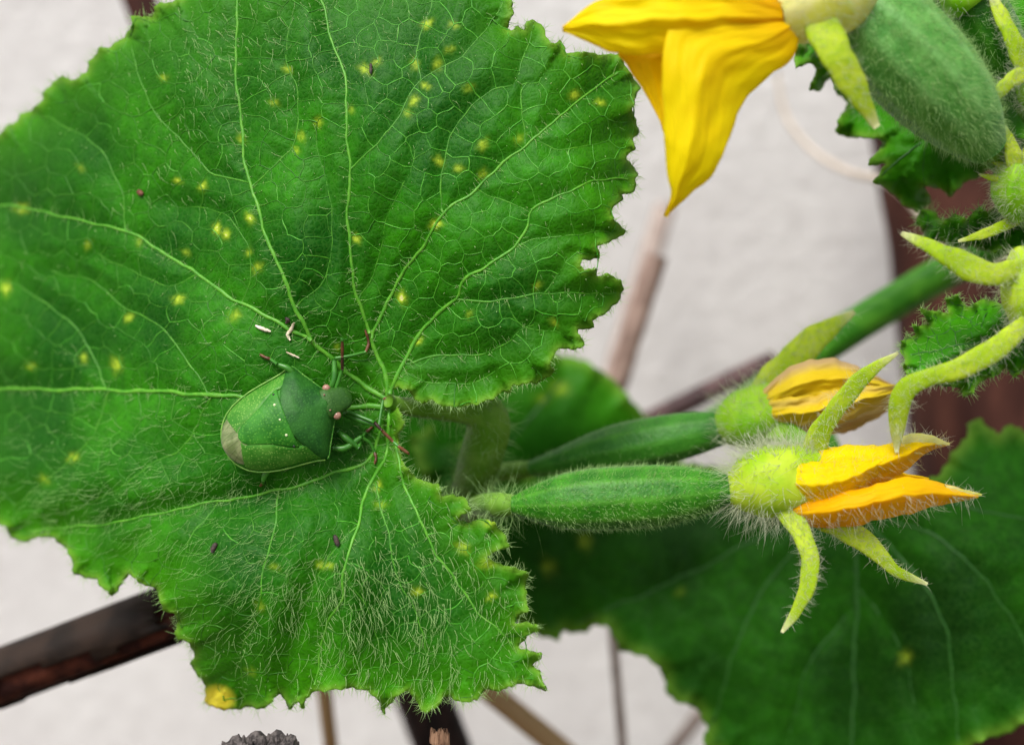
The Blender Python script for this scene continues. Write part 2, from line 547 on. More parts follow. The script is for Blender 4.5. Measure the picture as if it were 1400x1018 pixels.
# broken hollow cane at the lower left, bark peeling from a reddish core
def broken_cane():
    d0, d1 = 143, 139
    a = P(-420, 1080, d0); b = P(0, 927, d0); c = P(236, 838, d1)
    L = ground_hit(a, unit(a - b) + np.array([0, 0, -.3]))
    root = empty('broken_cane', L * np.array([1, 1, 0]), 'dark brown broken cane with ragged end and peeling bark below the leaf', 'cane')
    path = linepath([L, a, b, c], 120)
    r = px2m(37, 140)
    fn0 = bark_fn(21, .03)
    rg = np.random.default_rng(4)
    jag = rg.uniform(0, 1, 36)
    v, t = tube(path, np.full(120, r * .9), 36, fn=fn0, cap=True)
    t_, n_, b_ = frames(path)
    # ragged front ring
    ring = slice(119 * 36, 120 * 36)
    v[ring] += (jag[:, None] - .75) * .0018 * t_[-1]
    mesh_obj('core', v, t, M['bark_core'], root)
    # bark sheath: covers the upper side, leaves a torn strip open along the lower side
    ns = 60
    an = np.linspace(0, 2 * math.pi, ns, endpoint=False)
    w = np.linspace(0, 1, 120)
    V = path[:, None] + (r * 1.0) * (np.cos(an)[None, :, None] * n_[:, None] + np.sin(an)[None, :, None] * b_[:, None])
    V = V * 1.0
    off = fn0(w[:, None], an[None, :])
    V = path[:, None] + (V - path[:, None]) * off[..., None]
    V[-1] += (rg.uniform(0, 1, ns)[:, None] - .6) * .0016 * t_[-1]
    # angle measured so that 'down' in the picture is the open strip
    down = -UPC + .75 * (-VIEW) * 1.0
    ca = np.arctan2(b_ @ unit(down), n_ @ unit(down))
    rel = np.abs((an[None, :] - ca[:, None] + math.pi) % (2 * math.pi) - math.pi)
    half = .62 + .22 * np.sin(w * 61 + 1) + .16 * np.sin(w * 133) + .1 * np.sin(w * 300)
    keep = rel > half[:, None]
    i, j = np.meshgrid(np.arange(119), np.arange(ns), indexing='ij'); i = i.ravel(); j = j.ravel(); j2 = (j + 1) % ns
    ok = keep[i, j] & keep[i + 1, j] & keep[i, j2] & keep[i + 1, j2]
    i, j, j2 = i[ok], j[ok], j2[ok]
    q = np.stack([i * ns + j, (i + 1) * ns + j, (i + 1) * ns + j2, i * ns + j2], 1)
    tr = np.vstack([q[:, [0, 2, 1]], q[:, [0, 3, 2]]])
    f = V.reshape(-1, 3)
    out = unit(f - np.repeat(path, ns, 0))
    v, t = shell(f + out * .0004, tr, out, .00045)
    mesh_obj('bark', v, t, M['bark_sheath'], root)
    return root
M['bark_core'] = mat_plain('cane_core_red', (.025, .006, .004), (.085, .022, .011), 500, .8, spec=.2, bdist=.0003)
M['bark_sheath'] = mat_plain('cane_bark_dark', (.010, .006, .004), (.026, .015, .01), 240, .6, spec=.2, bdist=.00012)
broken_cane()

# crumbly broken stub and a small splinter of bark peeping in from below
def stub(name, label, cat, top, ww, mat, seed, d, teeth=10, depth=14, hh=8):
    rg = np.random.default_rng(seed)
    a = P(top[0], top[1] + 10, d); b = P(top[0] + 6, top[1] + 120, d)
    g = ground_hit(b, unit(b - a + np.array([0, 0, -.002])))
    n = 40
    path = linepath([a, b, g], n)
    path[:8] = np.linspace(a, path[8], 9)[:8]
    v, t = tube(path, np.full(n, px2m(ww, d)), 44, flat=.8, fn=bark_fn(seed, .08))
    ns = 44
    up = -unit(path[1] - path[0])
    lift = np.abs(np.sin(np.arange(ns) * .5 * teeth / 7 + seed)) * px2m(hh, d) + rg.uniform(0, px2m(depth * .3, d), ns)
    v[:ns] += up * lift[:, None]
    v[-2] -= up * px2m(depth, d)
    pieces = [(v, t)]
    for k in range(60):
        an = rg.uniform(0, 6.28); rr = px2m(ww, d) * rg.uniform(.4, 1.0)
        t0, n0, b0 = frames(path)
        base = path[0] + rr * (np.cos(an) * n0[0] * .8 + np.sin(an) * b0[0]) - up * px2m(6, d)
        hgt = px2m(rg.uniform(10, 10 + hh * 1.3), d)
        q = resample([base, base + up * hgt + rg.normal(size=3) * px2m(1.6, d)], 5)
        pieces.append(tube(q, px2m(1, d) * rg.uniform(2.0, 4.2) * np.array([1, 1.1, 1.0, .8, .35]), 6))
    v, t = join(pieces)
    o = mesh_obj(name, v, t, mat, root=g, smooth=False)
    return tag(o, label, cat)
M['char'] = mat_plain('charred_wood', (.025, .02, .02), (.13, .11, .105), 1500, .8, bdist=.0003)
M['splinter'] = mat_plain('splinter_brown', (.11, .05, .025), (.3, .17, .10), 1400, .8, bdist=.0002, stretch=(1, 1, .25))
stub('charred_stub', 'crumbly charred grey-black wood stub standing below the leaf', 'wood stub', (356, 1011, 0), 52, M['char'], 3, 117, hh=8)
stub('bark_splinter', 'small brown splintered bark tip in front of the black stake', 'splinter', (602, 998, 0), 12, M['splinter'], 8, 121, teeth=4, depth=4, hh=6)

# ------------------------------------------------------------------ leaf builder
def inside(poly, x, y):
    r = np.zeros(len(x), bool)
    n = len(poly)
    for i in range(n):
        x0, y0 = poly[i]; x1, y1 = poly[(i + 1) % n]
        if y0 == y1:
            continue
        c = (y0 > y) != (y1 > y)
        if c.any():
            r[c] ^= x[c] < (x1 - x0) * (y[c] - y0) / (y1 - y0) + x0
    return r

def kd_of(pts):
    k = kdtree.KDTree(len(pts))
    for i, p in enumerate(pts):
        k.insert((p[0], p[1], 0), i)
    k.balance()
    return k

def kd_q(k, x, y):
    dist = np.empty(len(x)); idx = np.empty(len(x), np.int64)
    for i in range(len(x)):
        _, j, d = k.find((x[i], y[i], 0))
        dist[i] = d; idx[i] = j
    return dist, idx

def dense(pl, step):
    pl = np.asarray(pl, float)
    s = np.concatenate([[0], np.cumsum(np.linalg.norm(np.diff(pl, axis=0), axis=1))])
    n = max(2, int(s[-1] / step) + 1)
    q = np.linspace(0, s[-1], n)
    return np.stack([np.interp(q, s, pl[:, k]) for k in range(pl.shape[1])], 1)

def wob(v, rg):
    s = np.arange(len(v)) * 1.5
    e = np.minimum(1, np.minimum(s, s[::-1]) / 12)
    f = rg.uniform(0, 6.28, 6)
    v = v.copy()
    v[:, 0] += e * (1.3 * np.sin(s / 17 + f[0]) + .8 * np.sin(s / 8.3 + f[1]) + .35 * np.sin(s / 3.9 + f[4]))
    v[:, 1] += e * (1.3 * np.sin(s / 15 + f[2]) + .8 * np.sin(s / 7.1 + f[3]) + .35 * np.sin(s / 4.3 + f[5]))
    return v

class Leaf:
    def __init__(self, outline, veins, base, step=4.0, ruffle=1.2, ruf_len=70, ruf_in=28, cell=27, q1=.30, q2=.13, sl1=15, sl2=6, seed=1, jag=1.2, thick=.22, tertiary=True):
        self.base = base
        rg = np.random.default_rng(seed)
        ol = np.asarray(outline, float)
        closed = np.vstack([ol, ol[:1]])
        bd = dense(closed, step * .8)[:-1]
        ph = rg.uniform(0, 6.28, 4)
        s = np.arange(len(bd)) * step * .8
        nrm = np.roll(bd, -1, 0) - np.roll(bd, 1, 0)
        nrm = np.stack([nrm[:, 1], -nrm[:, 0]], 1); nrm /= np.maximum(np.linalg.norm(nrm, axis=1, keepdims=True), 1e-6)
        bd = bd + nrm * (jag * (np.sin(s * .55 + ph[0]) * .5 + np.sin(s * .27 + ph[1]) * .7))[:, None]
        self.bd = bd; self.s = s; self.nrm2 = nrm
        self.kb = kd_of(bd)
        self.veins = [(wob(dense(resample(v, 60), 1.5), rg), r0, r1) for v, r0, r1 in veins]
        vp = np.vstack([v for v, _, _ in self.veins]) if self.veins else np.array([[-9e3, -9e3]])
        self.kv = kd_of(vp)
        self.ph = rg.uniform(0, 6.28, 8)
        self.ruffle, self.ruf_len, self.ruf_in = ruffle, ruf_len, ruf_in
        self.q1, self.q2, self.sl1, self.sl2 = q1, q2, sl1, sl2
        x0, y0 = bd.min(0); x1, y1 = bd.max(0)
        # tertiary vein net: Voronoi cells whose seeds straddle the veins
        self.edges = []
        self.kt = None
        if tertiary:
            seeds = []
            acc = kdtree.KDTree(1)
            pts = []
            for v, _, _ in self.veins:
                st = int(cell / 1.5 * .95)
                for i in range(st // 2, len(v) - 2, st):
                    ii = min(len(v) - 2, max(1, i + int(rg.integers(-st // 4, st // 4 + 1))))
                    t = v[ii + 1] - v[ii - 1]; t /= max(np.linalg.norm(t), 1e-6)
                    n_ = np.array([-t[1], t[0]])
                    for sg in (-1, 1):
                        pts.append(v[ii] + sg * n_ * cell * .5 * rg.uniform(.9, 1.1))
            pts = [p for p in pts]
            good = []
            grid = {}
            def ok(p, md):
                gx, gy = int(p[0] // cell), int(p[1] // cell)
                for a in range(gx - 1, gx + 2):
                    for b in range(gy - 1, gy + 2):
                        for q in grid.get((a, b), ()):
                            if (q[0] - p[0]) ** 2 + (q[1] - p[1]) ** 2 < md * md:
                                return False
                return True
            def put(p):
                grid.setdefault((int(p[0] // cell), int(p[1] // cell)), []).append(p); good.append(p)
            for p in pts:
                if ok(p, cell * .55): put(p)
            nt_ = int((x1 - x0) * (y1 - y0) / (cell * cell) * 9)
            cand = np.stack([rg.uniform(x0 - 20, x1 + 20, nt_), rg.uniform(y0 - 20, y1 + 20, nt_)], 1)
            for p in cand:
                if ok(p, cell * .8): put(p)
            S = np.array(good)
            res = delaunay_2d_cdt([Vector((float(p[0]), float(p[1]))) for p in S], [], [], 0, 1e-6)
            V2 = np.array([(p.x, p.y) for p in res[0]]); F = np.array([f for f in res[2] if len(f) == 3])
            A, B, C = V2[F[:, 0]], V2[F[:, 1]], V2[F[:, 2]]
            D = 2 * (A[:, 0] * (B[:, 1] - C[:, 1]) + B[:, 0] * (C[:, 1] - A[:, 1]) + C[:, 0] * (A[:, 1] - B[:, 1]))
            D = np.where(np.abs(D) < 1e-6, 1e-6, D)
            a2, b2, c2 = (A ** 2).sum(1), (B ** 2).sum(1), (C ** 2).sum(1)
            cc = np.stack([(a2 * (B[:, 1] - C[:, 1]) + b2 * (C[:, 1] - A[:, 1]) + c2 * (A[:, 1] - B[:, 1])) / D,
                           (a2 * (C[:, 0] - B[:, 0]) + b2 * (A[:, 0] - C[:, 0]) + c2 * (B[:, 0] - A[:, 0])) / D], 1)
            ok_c = inside(bd, cc[:, 0], cc[:, 1])
            dv, iv = kd_q(self.kv, cc[:, 0], cc[:, 1])
            snap = dv < cell * .22
            cc[snap] = vp[iv[snap]]
            em = {}
            for fi, f in enumerate(F):
                for k in range(3):
                    e = tuple(sorted((int(f[k]), int(f[(k + 1) % 3]))))
                    em.setdefault(e, []).append(fi)
            for e, fs in em.items():
                if len(fs) == 2:
                    a, b = fs
                    if not (ok_c[a] and ok_c[b]) or (snap[a] and snap[b]):
                        continue
                    p, q = cc[a], cc[b]
                    ln = np.linalg.norm(q - p)
                    if ln < 2 or ln > cell * 2.2:
                        continue
                    n_ = np.array([-(q - p)[1], (q - p)[0]]) / ln
                    k = rg.normal(0, .09) * ln; k2 = rg.normal(0, .05) * ln
                    self.edges.append(np.array([p, p + (q - p) * .33 + n_ * k, p + (q - p) * .66 + n_ * (k * .7 + k2), q]))
            tp = np.vstack([dense(e, 3) for e in self.edges])
            self.kt = kd_of(tp)
        # blade
        gx = np.arange(x0, x1, step); gy = np.arange(y0, y1, step)
        X, Y = np.meshgrid(gx, gy)
        X = X.ravel() + rg.uniform(-.28, .28, X.size) * step; Y = Y.ravel() + rg.uniform(-.28, .28, Y.size) * step
        ins = inside(bd, X, Y)
        X, Y = X[ins], Y[ins]
        db, _ = kd_q(self.kb, X, Y)
        X, Y = X[db > step * .6], Y[db > step * .6]
        pts = [Vector((float(a), float(b))) for a, b in bd] + [Vector((float(a), float(b))) for a, b in zip(X, Y)]
        nb = len(bd)
        res = delaunay_2d_cdt(pts, [(i, (i + 1) % nb) for i in range(nb)], [list(range(nb))], 1, 1e-7)
        V2 = np.array([(p.x, p.y) for p in res[0]]); F = np.array([f for f in res[2] if len(f) == 3])
        a = V2[F]
        area = (a[:, 1, 0] - a[:, 0, 0]) * (a[:, 2, 1] - a[:, 0, 1]) - (a[:, 1, 1] - a[:, 0, 1]) * (a[:, 2, 0] - a[:, 0, 0])
        F[area > 0] = F[area > 0][:, ::-1]      # face the camera (picture y points down)
        self.xy = V2
        self.dv, _ = kd_q(self.kv, V2[:, 0], V2[:, 1])
        f = self.point(V2[:, 0], V2[:, 1])
        nn = vnormals(f, F)
        if (nn @ VIEW).mean() > 0:
            F = F[:, ::-1]; nn = -nn
        self.front, self.ft, self.fn = f, F, nn
        self.v, self.t = shell(f, F, nn, thick * .001)

    def depth(self, x, y, relief=True):
        x = np.asarray(x, float).ravel(); y = np.asarray(y, float).ravel()
        d = self.base(x, y)
        db, ib = kd_q(self.kb, x, y)
        s = self.s[ib]
        fall = np.exp(-db / self.ruf_in)
        d = d + self.ruffle * fall * (np.sin(s * 6.283 / self.ruf_len + self.ph[0]) + .4 * np.sin(s * 6.283 / (self.ruf_len * .43) + self.ph[1]) + .5 * np.sin(s * 6.283 / (self.ruf_len * 2.7) + self.ph[2]))
        if relief:
            dv, _ = kd_q(self.kv, x, y)
            d = d - self.q1 * (1 - np.exp(-(dv / self.sl1) ** 1.5))
            if self.kt is not None:
                dt, _ = kd_q(self.kt, x, y)
                d = d - self.q2 * (1 - np.exp(-(dt / self.sl2) ** 2)) * (1 - np.exp(-dv / 5))
        return d

    def point(self, x, y, relief=True, lift=0.0):
        d = self.depth(x, y, relief) - lift
        return P(np.asarray(x).ravel(), np.asarray(y).ravel(), d)

def build_leaf(L, parent, mat, vmat, vfine, label, flecks=(), yellow=(), margin_w=7.0, outer_w=42.0, vsec=None, vfaint=None):
    x, y = L.xy[:, 0], L.xy[:, 1]
    fl = np.zeros(len(x))
    for (a, b, r, s) in flecks:
        q = np.sqrt((x - a) ** 2 + (y - b) ** 2) * (1 + .18 * np.sin(2 * np.arctan2(y - b, x - a) + a) + .12 * np.sin(5 * np.arctan2(y - b, x - a) + b))
        fl = np.maximum(fl, s * 1.1 * np.exp(-(q / (r * .62)) ** 2 * 1.1))
    ye = np.zeros(len(x))
    for (a, b, rx, ry) in yellow:
        q = ((x - a) / rx) ** 2 + ((y - b) / ry) ** 2
        ye = np.maximum(ye, np.clip(1.35 - q * .8, 0, 1))
    db, _ = kd_q(L.kb, x, y)
    mg = .75 * np.exp(-(db / margin_w) ** 2)
    two = lambda a: np.concatenate([a, a])
    o = mesh_obj('leaf', L.v, L.t, mat, parent, attrs={'fleck': two(fl), 'yellow': two(ye), 'margin': two(mg), 'outer': two(.6 * np.exp(-db / outer_w))})
    o['label'] = label
    for v, r0, r1 in L.veins:
        n = max(6, len(v) // 5)
        q = v[np.linspace(0, len(v) - 1, n).astype(int)]
        ins = inside(L.bd, q[:, 0], q[:, 1])
        q = q[ins]
        if len(q) < 4:
            continue
        d = L.depth(q[:, 0], q[:, 1])
        w = np.linspace(0, 1, len(q))
        rp = (r0 + (r1 - r0) * w ** .7) * (.8 if r0 > 2.9 else .66) * (1 + .1 * np.sin(np.arange(len(q)) * .9 + r0) + .08 * np.sin(np.arange(len(q)) * 2.3))
        d = d - (.25 if r0 > 2.9 else .05) * rp * KPX * d
        pts = P(q[:, 0], q[:, 1], d)
        tv, tt = tube(pts, px2m(rp, d), 8, flat=.75, fn=lambda w, a: 1 + .06 * np.sin(40 * w + 2 * a))
        mesh_obj('vein', tv, tt, vmat if r0 > 2.9 or vsec is None else vsec, o)
    if L.edges and vfine is not None:
        pieces = []
        for e in L.edges:
            q = dense(e, 5)
            q = q if len(q) >= 3 else dense(e, 2)
            pieces.append(q)
        allq = np.vstack(pieces)
        d = L.depth(allq[:, 0], allq[:, 1])
        i = 0; tubes = {0: [], 1: []}
        for q in pieces:
            dd = d[i:i + len(q)]; i += len(q)
            p = P(q[:, 0], q[:, 1], dd - .02)
            pale = 0 if vfaint is None or random.random() < np.clip((q[0, 0] - 380) / 200, .12, .9) * (1 if q[0, 1] < 640 else .35) else 1
            r = px2m(random.uniform(.4, .95), 120) * np.ones(len(q)) * (1 + .25 * np.sin(np.arange(len(q)) * 1.7 + q[0, 0]))
            tubes[pale].append(tube(p, r, 4, flat=.7, cap=False))
        for k, mt in ((0, vfine), (1, vfaint)):
            if tubes[k]:
                v, t = join(tubes[k])
                fo = mesh_obj('fine_vein_network', v, t, mt, o)
                fo['kind'] = 'stuff'
    return o

# ------------------------------------------------------------------ the cucumber plant
PLANT_BASE = P(1560, 700, 150) * np.array([1, 1, 0])
plant = empty('cucumber_plant', PLANT_BASE, 'bristly green cucumber vine with yellow flowers, small fruits and broad toothed leaves', 'cucumber plant')

# main leaf -----------------------------------------------------------------
OUT_A = [(-45, 215), (0, 182), (10, 172), (22, 166), (29, 155), (44, 150), (58, 136), (60, 124), (74, 112), (84, 103), (95, 110), (103, 108), (119, 98), (120, 86), (128, 78), (136, 65), (148, 65), (168, 52), (179, 38), (179, 22), (193, 22), (208, 24), (211, 10), (220, 3), (234, 4), (244, -2), (260, -14),
 (330, -40), (450, -62), (560, -55), (640, -45), (695, -12), (699, 0), (701, 18), (697, 24), (698, 30), (693, 40), (700, 42), (705, 35), (712, 39), (717, 42), (719, 31), (728, 27), (736, 30), (744, 39), (747, 49), (752, 59), (758, 60), (765, 54), (771, 63), (776, 73), (798, 71), (825, 75), (847, 73), (857, 92), (868, 108), (876, 120), (873, 126), (868, 137), (865, 151), (870, 167), (875, 180), (866, 190), (869, 203), (857, 214), (857, 219), (867, 227), (872, 237), (869, 245), (871, 254), (864, 264), (851, 266), (851, 274), (841, 282), (835, 287), (840, 300), (847, 308), (858, 316), (851, 321), (841, 328), (826, 333), (818, 337), (820, 353), (810, 355), (796, 355), (794, 363), (798, 370), (815, 367), (816, 378), (833, 375), (848, 383), (853, 396), (845, 413), (826, 430), (810, 438), (813, 449), (792, 450), (791, 457), (801, 472), (782, 478), (763, 476), (759, 486), (751, 496), (759, 507), (748, 517), (734, 524), (712, 526), (700, 528), (698, 537), (688, 536), (675, 544), (649, 553), (624, 557), (603, 555), (590, 547), (576, 554), (566, 544), (556, 532), (544, 529), (533, 536), (534, 548), (545, 560), (552, 577), (544, 598), (547, 614), (548, 628), (560, 645), (577, 657), (598, 661), (605, 678), (619, 675), (636, 680), (645, 697), (631, 704), (626, 711), (642, 713), (661, 708), (680, 718), (690, 730), (698, 747), (680, 752), (666, 760), (675, 767), (697, 774), (719, 780), (722, 787), (719, 803), (722, 835), (706, 844), (704, 852), (718, 850), (735, 855), (736, 861), (720, 870), (713, 878), (709, 884), (720, 889), (740, 892), (739, 901), (727, 909), (740, 918), (739, 927), (748, 944), (730, 939), (716, 934), (697, 937), (685, 945), (668, 942), (659, 946), (654, 955), (642, 959), (624, 959), (615, 951), (607, 953), (595, 967), (581, 973), (573, 967), (567, 953), (555, 944), (544, 949), (536, 960), (526, 967), (524, 977), (521, 966), (515, 953), (502, 944), (484, 940), (462, 942), (429, 945), (418, 955), (415, 969), (407, 959), (394, 970), (388, 953), (383, 948), (374, 955), (361, 969), (341, 966), (325, 969), (308, 970), (292, 967), (279, 959), (281, 938), (270, 922), (259, 908), (266, 897), (259, 878), (243, 874), (238, 864), (244, 848), (236, 838), (222, 834), (216, 812), (210, 802), (190, 798), (186, 790), (176, 785), (166, 794), (160, 808), (153, 814), (146, 808), (136, 800), (132, 792), (116, 789), (100, 784), (98, 764), (90, 750), (74, 736), (56, 732), (40, 738), (30, 741), (18, 736), (10, 728), (8, 720), (0, 716), (-30, 700), (-62, 650), (-72, 500), (-70, 300)]

def g2(x, y, cx, cy, sx, sy, rot=0.0):
    c, s = math.cos(rot), math.sin(rot)
    u = (x - cx) * c + (y - cy) * s; v = -(x - cx) * s + (y - cy) * c
    return np.exp(-.5 * ((u / sx) ** 2 + (v / sy) ** 2))

def base_A(x, y):
    d = 120 + 23 * np.clip((420 - x) / 480, 0, 1.2) ** 1.5
    d += 2.2 * g2(x, y, 530, 545, 120, 110)                # dips where the stalk joins
    d += 3.0 * np.clip((130 - y) / 200, 0, 1) ** 1.6
    d -= 3.0 * g2(x, y, 690, 260, 130, 150)
    d += 5.5 * np.clip((x - 770) / 110, 0, 1) ** 2
    d -= 3.2 * g2(x, y, 330, 800, 150, 70, -.25)            # swelling along the lower left
    d -= 3.0 * g2(x, y, 60, 660, 130, 45, .15)
    d += 9.0 * np.clip((y - 800) / 150, 0, 1.2) ** 1.5 * np.clip((470 - x) / 250, 0, 1)
    d -= 2.5 * g2(x, y, 640, 860, 90, 110)
    d += 1.2 * g2(x, y, 520, 760, 26, 180, -.1) + 1.0 * g2(x, y, 425, 820, 24, 150, .25) + 1.2 * g2(x, y, 300, 690, 160, 18, -.1)
    d += .5 * np.sin(x / 61 + y / 83) + .35 * np.sin(x / 37 - y / 49 + 1)
    return d

VA = [
 ([(527, 556), (480, 557), (430, 552), (370, 548), (325, 543), (250, 537), (140, 533), (0, 532), (-62, 530)], 5.6, 2.6),
 ([(530, 546), (505, 532), (470, 505), (443, 482), (425, 465)], 5.0, 4.2),
 ([(425, 465), (405, 420), (375, 350), (345, 262), (335, 215), (326, 130), (322, 60), (330, -30)], 4.0, 2.0),
 ([(425, 465), (390, 445), (330, 415), (270, 375), (215, 340), (170, 315), (100, 300), (40, 285), (-40, 280)], 4.0, 1.8),
 ([(531, 543), (522, 500), (510, 470), (505, 455)], 4.6, 3.8),
 ([(505, 455), (490, 410), (480, 360), (476, 290), (478, 230), (473, 150), (470, 90), (452, 55), (435, -30)], 3.4, 1.8),
 ([(508, 462), (525, 420), (545, 385), (575, 340), (605, 295), (650, 258), (710, 205), (760, 165), (800, 130), (845, 100)], 3.6, 1.6),
 ([(533, 538), (548, 500), (570, 465), (600, 425), (622, 410), (640, 380), (700, 340), (722, 312), (728, 285), (780, 262), (810, 247), (858, 245)], 4.4, 1.5),
 ([(622, 410), (690, 410), (745, 400), (800, 402), (842, 400)], 2.6, 1.3),
 ([(546, 499), (600, 487), (675, 480), (712, 450), (730, 444)], 2.8, 1.2),
 ([(545, 503), (580, 520), (640, 525), (670, 512)], 2.0, 1.0),
 ([(533, 556), (531, 600), (520, 640), (503, 668), (488, 720), (470, 783), (467, 818), (446, 857), (430, 935)], 4.0, 1.6),
 ([(534, 580), (542, 615), (560, 680), (600, 760), (650, 830), (700, 880)], 3.0, 1.4),
 ([(513, 655), (530, 730), (545, 790), (580, 870), (585, 955)], 2.4, 1.2),
 ([(528, 575), (500, 630), (440, 652), (383, 670), (299, 685), (246, 695), (150, 715), (40, 725)], 3.6, 1.6),
 ([(383, 670), (375, 720), (365, 760), (352, 830), (330, 900), (335, 955)], 2.8, 1.4),
 ([(145, 533), (130, 490), (85, 430), (20, 390), (-30, 370)], 2.2, 1.2),
 ([(285, 540), (255, 490), (222, 450), (165, 415), (125, 385), (70, 370)], 2.2, 1.1),
 ([(290, 541), (255, 605), (200, 640), (165, 665), (120, 690)], 2.3, 1.1),
 ([(150, 534), (130, 590), (100, 625), (60, 660), (20, 690)], 2.2, 1.1),
 ([(172, 315), (165, 261), (138, 206), (76, 165), (45, 160)], 2.0, 1.0),
 ([(340, 250), (289, 234), (220, 162), (193, 117), (180, 60)], 2.3, 1.0),
 ([(344, 256), (389, 213), (406, 186), (407, 131), (392, 79), (400, 20)], 2.2, 1.0),
 ([(478, 232), (532, 179), (570, 117), (636, 72), (670, 34), (690, -5)], 2.2, 1.0),
 ([(575, 112), (572, 60), (590, 0), (585, -40)], 1.7, .9),
 ([(605, 290), (603, 241), (615, 192), (632, 161), (670, 124), (704, 113), (718, 69), (730, 35)], 2.4, 1.0),
 ([(650, 258), (687, 275), (724, 287)], 1.8, 1.2),
 ([(718, 198), (713, 151), (713, 116)], 1.7, 1.0),
 ([(728, 190), (760, 203), (804, 199), (850, 190)], 1.8, .9),
 ([(703, 338), (745, 325), (790, 320), (850, 316)], 1.8, .9),
 ([(745, 400), (770, 365), (780, 345)], 1.5, .8),
 ([(692, 410), (715, 445), (760, 455), (795, 468)], 1.7, .8),
 ([(405, 420), (440, 385), (455, 330), (450, 270), (430, 180)], 1.6, .8),
 ([(490, 410), (520, 350), (530, 290), (560, 240), (570, 190)], 1.6, .8),
 ([(330, 415), (345, 370), (330, 320), (300, 290), (230, 280)], 1.6, .8),
 ([(270, 375), (230, 390), (190, 375), (130, 345)], 1.5, .8),
 ([(470, 783), (500, 830), (520, 890), (525, 960)], 1.6, .8),
 ([(488, 720), (450, 760), (420, 820), (395, 900), (398, 960)], 1.8, .9),
 ([(299, 685), (260, 740), (240, 800), (250, 850)], 1.8, .9),
 ([(246, 695), (190, 740), (160, 790)], 1.6, .8),
]
LA = Leaf(OUT_A, VA, base_A, step=3.4, ruffle=.6, ruf_len=64, ruf_in=20, cell=30, q1=.8, q2=.11, sl1=26, seed=3)
FLECKS = [(297, 313, 9, 1), (309, 320, 8, 1), (342, 298, 9, .9), (487, 326, 8, 1), (596, 306, 10, 1), (549, 407, 11, 1), (244, 409, 9, 1), (277, 255, 8, .8), (243, 247, 7, .8), (320, 432, 11, .6), (352, 366, 9, .75), (176, 434, 8, .8), (159, 499, 12, .75), (8, 393, 11, .9), (30, 285, 11, .7), (584, 33, 9, .8), (567, 88, 9, .7), (598, 88, 10, .6), (582, 118, 7, .8), (566, 138, 9, .8), (615, 68, 8, .6), (500, 95, 11, .7), (515, 85, 8, .6), (411, 187, 9, .7), (393, 95, 8, .7), (435, 167, 9, .6), (660, 198, 10, .7), (600, 220, 9, .8), (627, 230, 8, .6), (660, 238, 9, .6), (785, 130, 9, .7), (821, 140, 8, .7), (571, 466, 8, .8), (642, 430, 7, .5), (520, 690, 10, .35), (516, 664, 8, .9), (438, 772, 9, .8), (450, 773, 7, .8), (570, 808, 9, .8), (672, 815, 9, .6), (632, 748, 12, .6), (665, 770, 14, .5), (670, 715, 14, .4), (100, 625, 10, .6), (115, 490, 8, .7), (60, 655, 9, .5), (42, 500, 8, .6), (120, 335, 8, .5), (224, 107, 7, .6), (330, 190, 8, .6), (557, 155, 8, .6), (375, 140, 8, .5), (355, 828, 9, .5), (343, 917, 9, .4), (460, 475, 7, .5), (405, 205, 7, .5), (710, 190, 10, .35), (735, 390, 8, .5), (757, 440, 8, .5), (640, 120, 9, .5), (620, 35, 8, .5), (255, 345, 7, .5), (190, 330, 8, .4), (480, 150, 7, .4), (340, 345, 7, .5), (110, 230, 8, .35), (375, 775, 9, .3)]
leafA = build_leaf(LA, plant, M['leaf'], M['vein'], M['vein_fine'], 'large bright green leaf carrying the shield bug, flecked with yellow', FLECKS, yellow=[(296, 956, 22, 18)], vsec=M['vein_sec'], vfaint=M['vein_faint'])
M['twig_pale'] = mat_plain('tendril_pale', (.5, .42, .34), (.6, .52, .44), 300, .7)

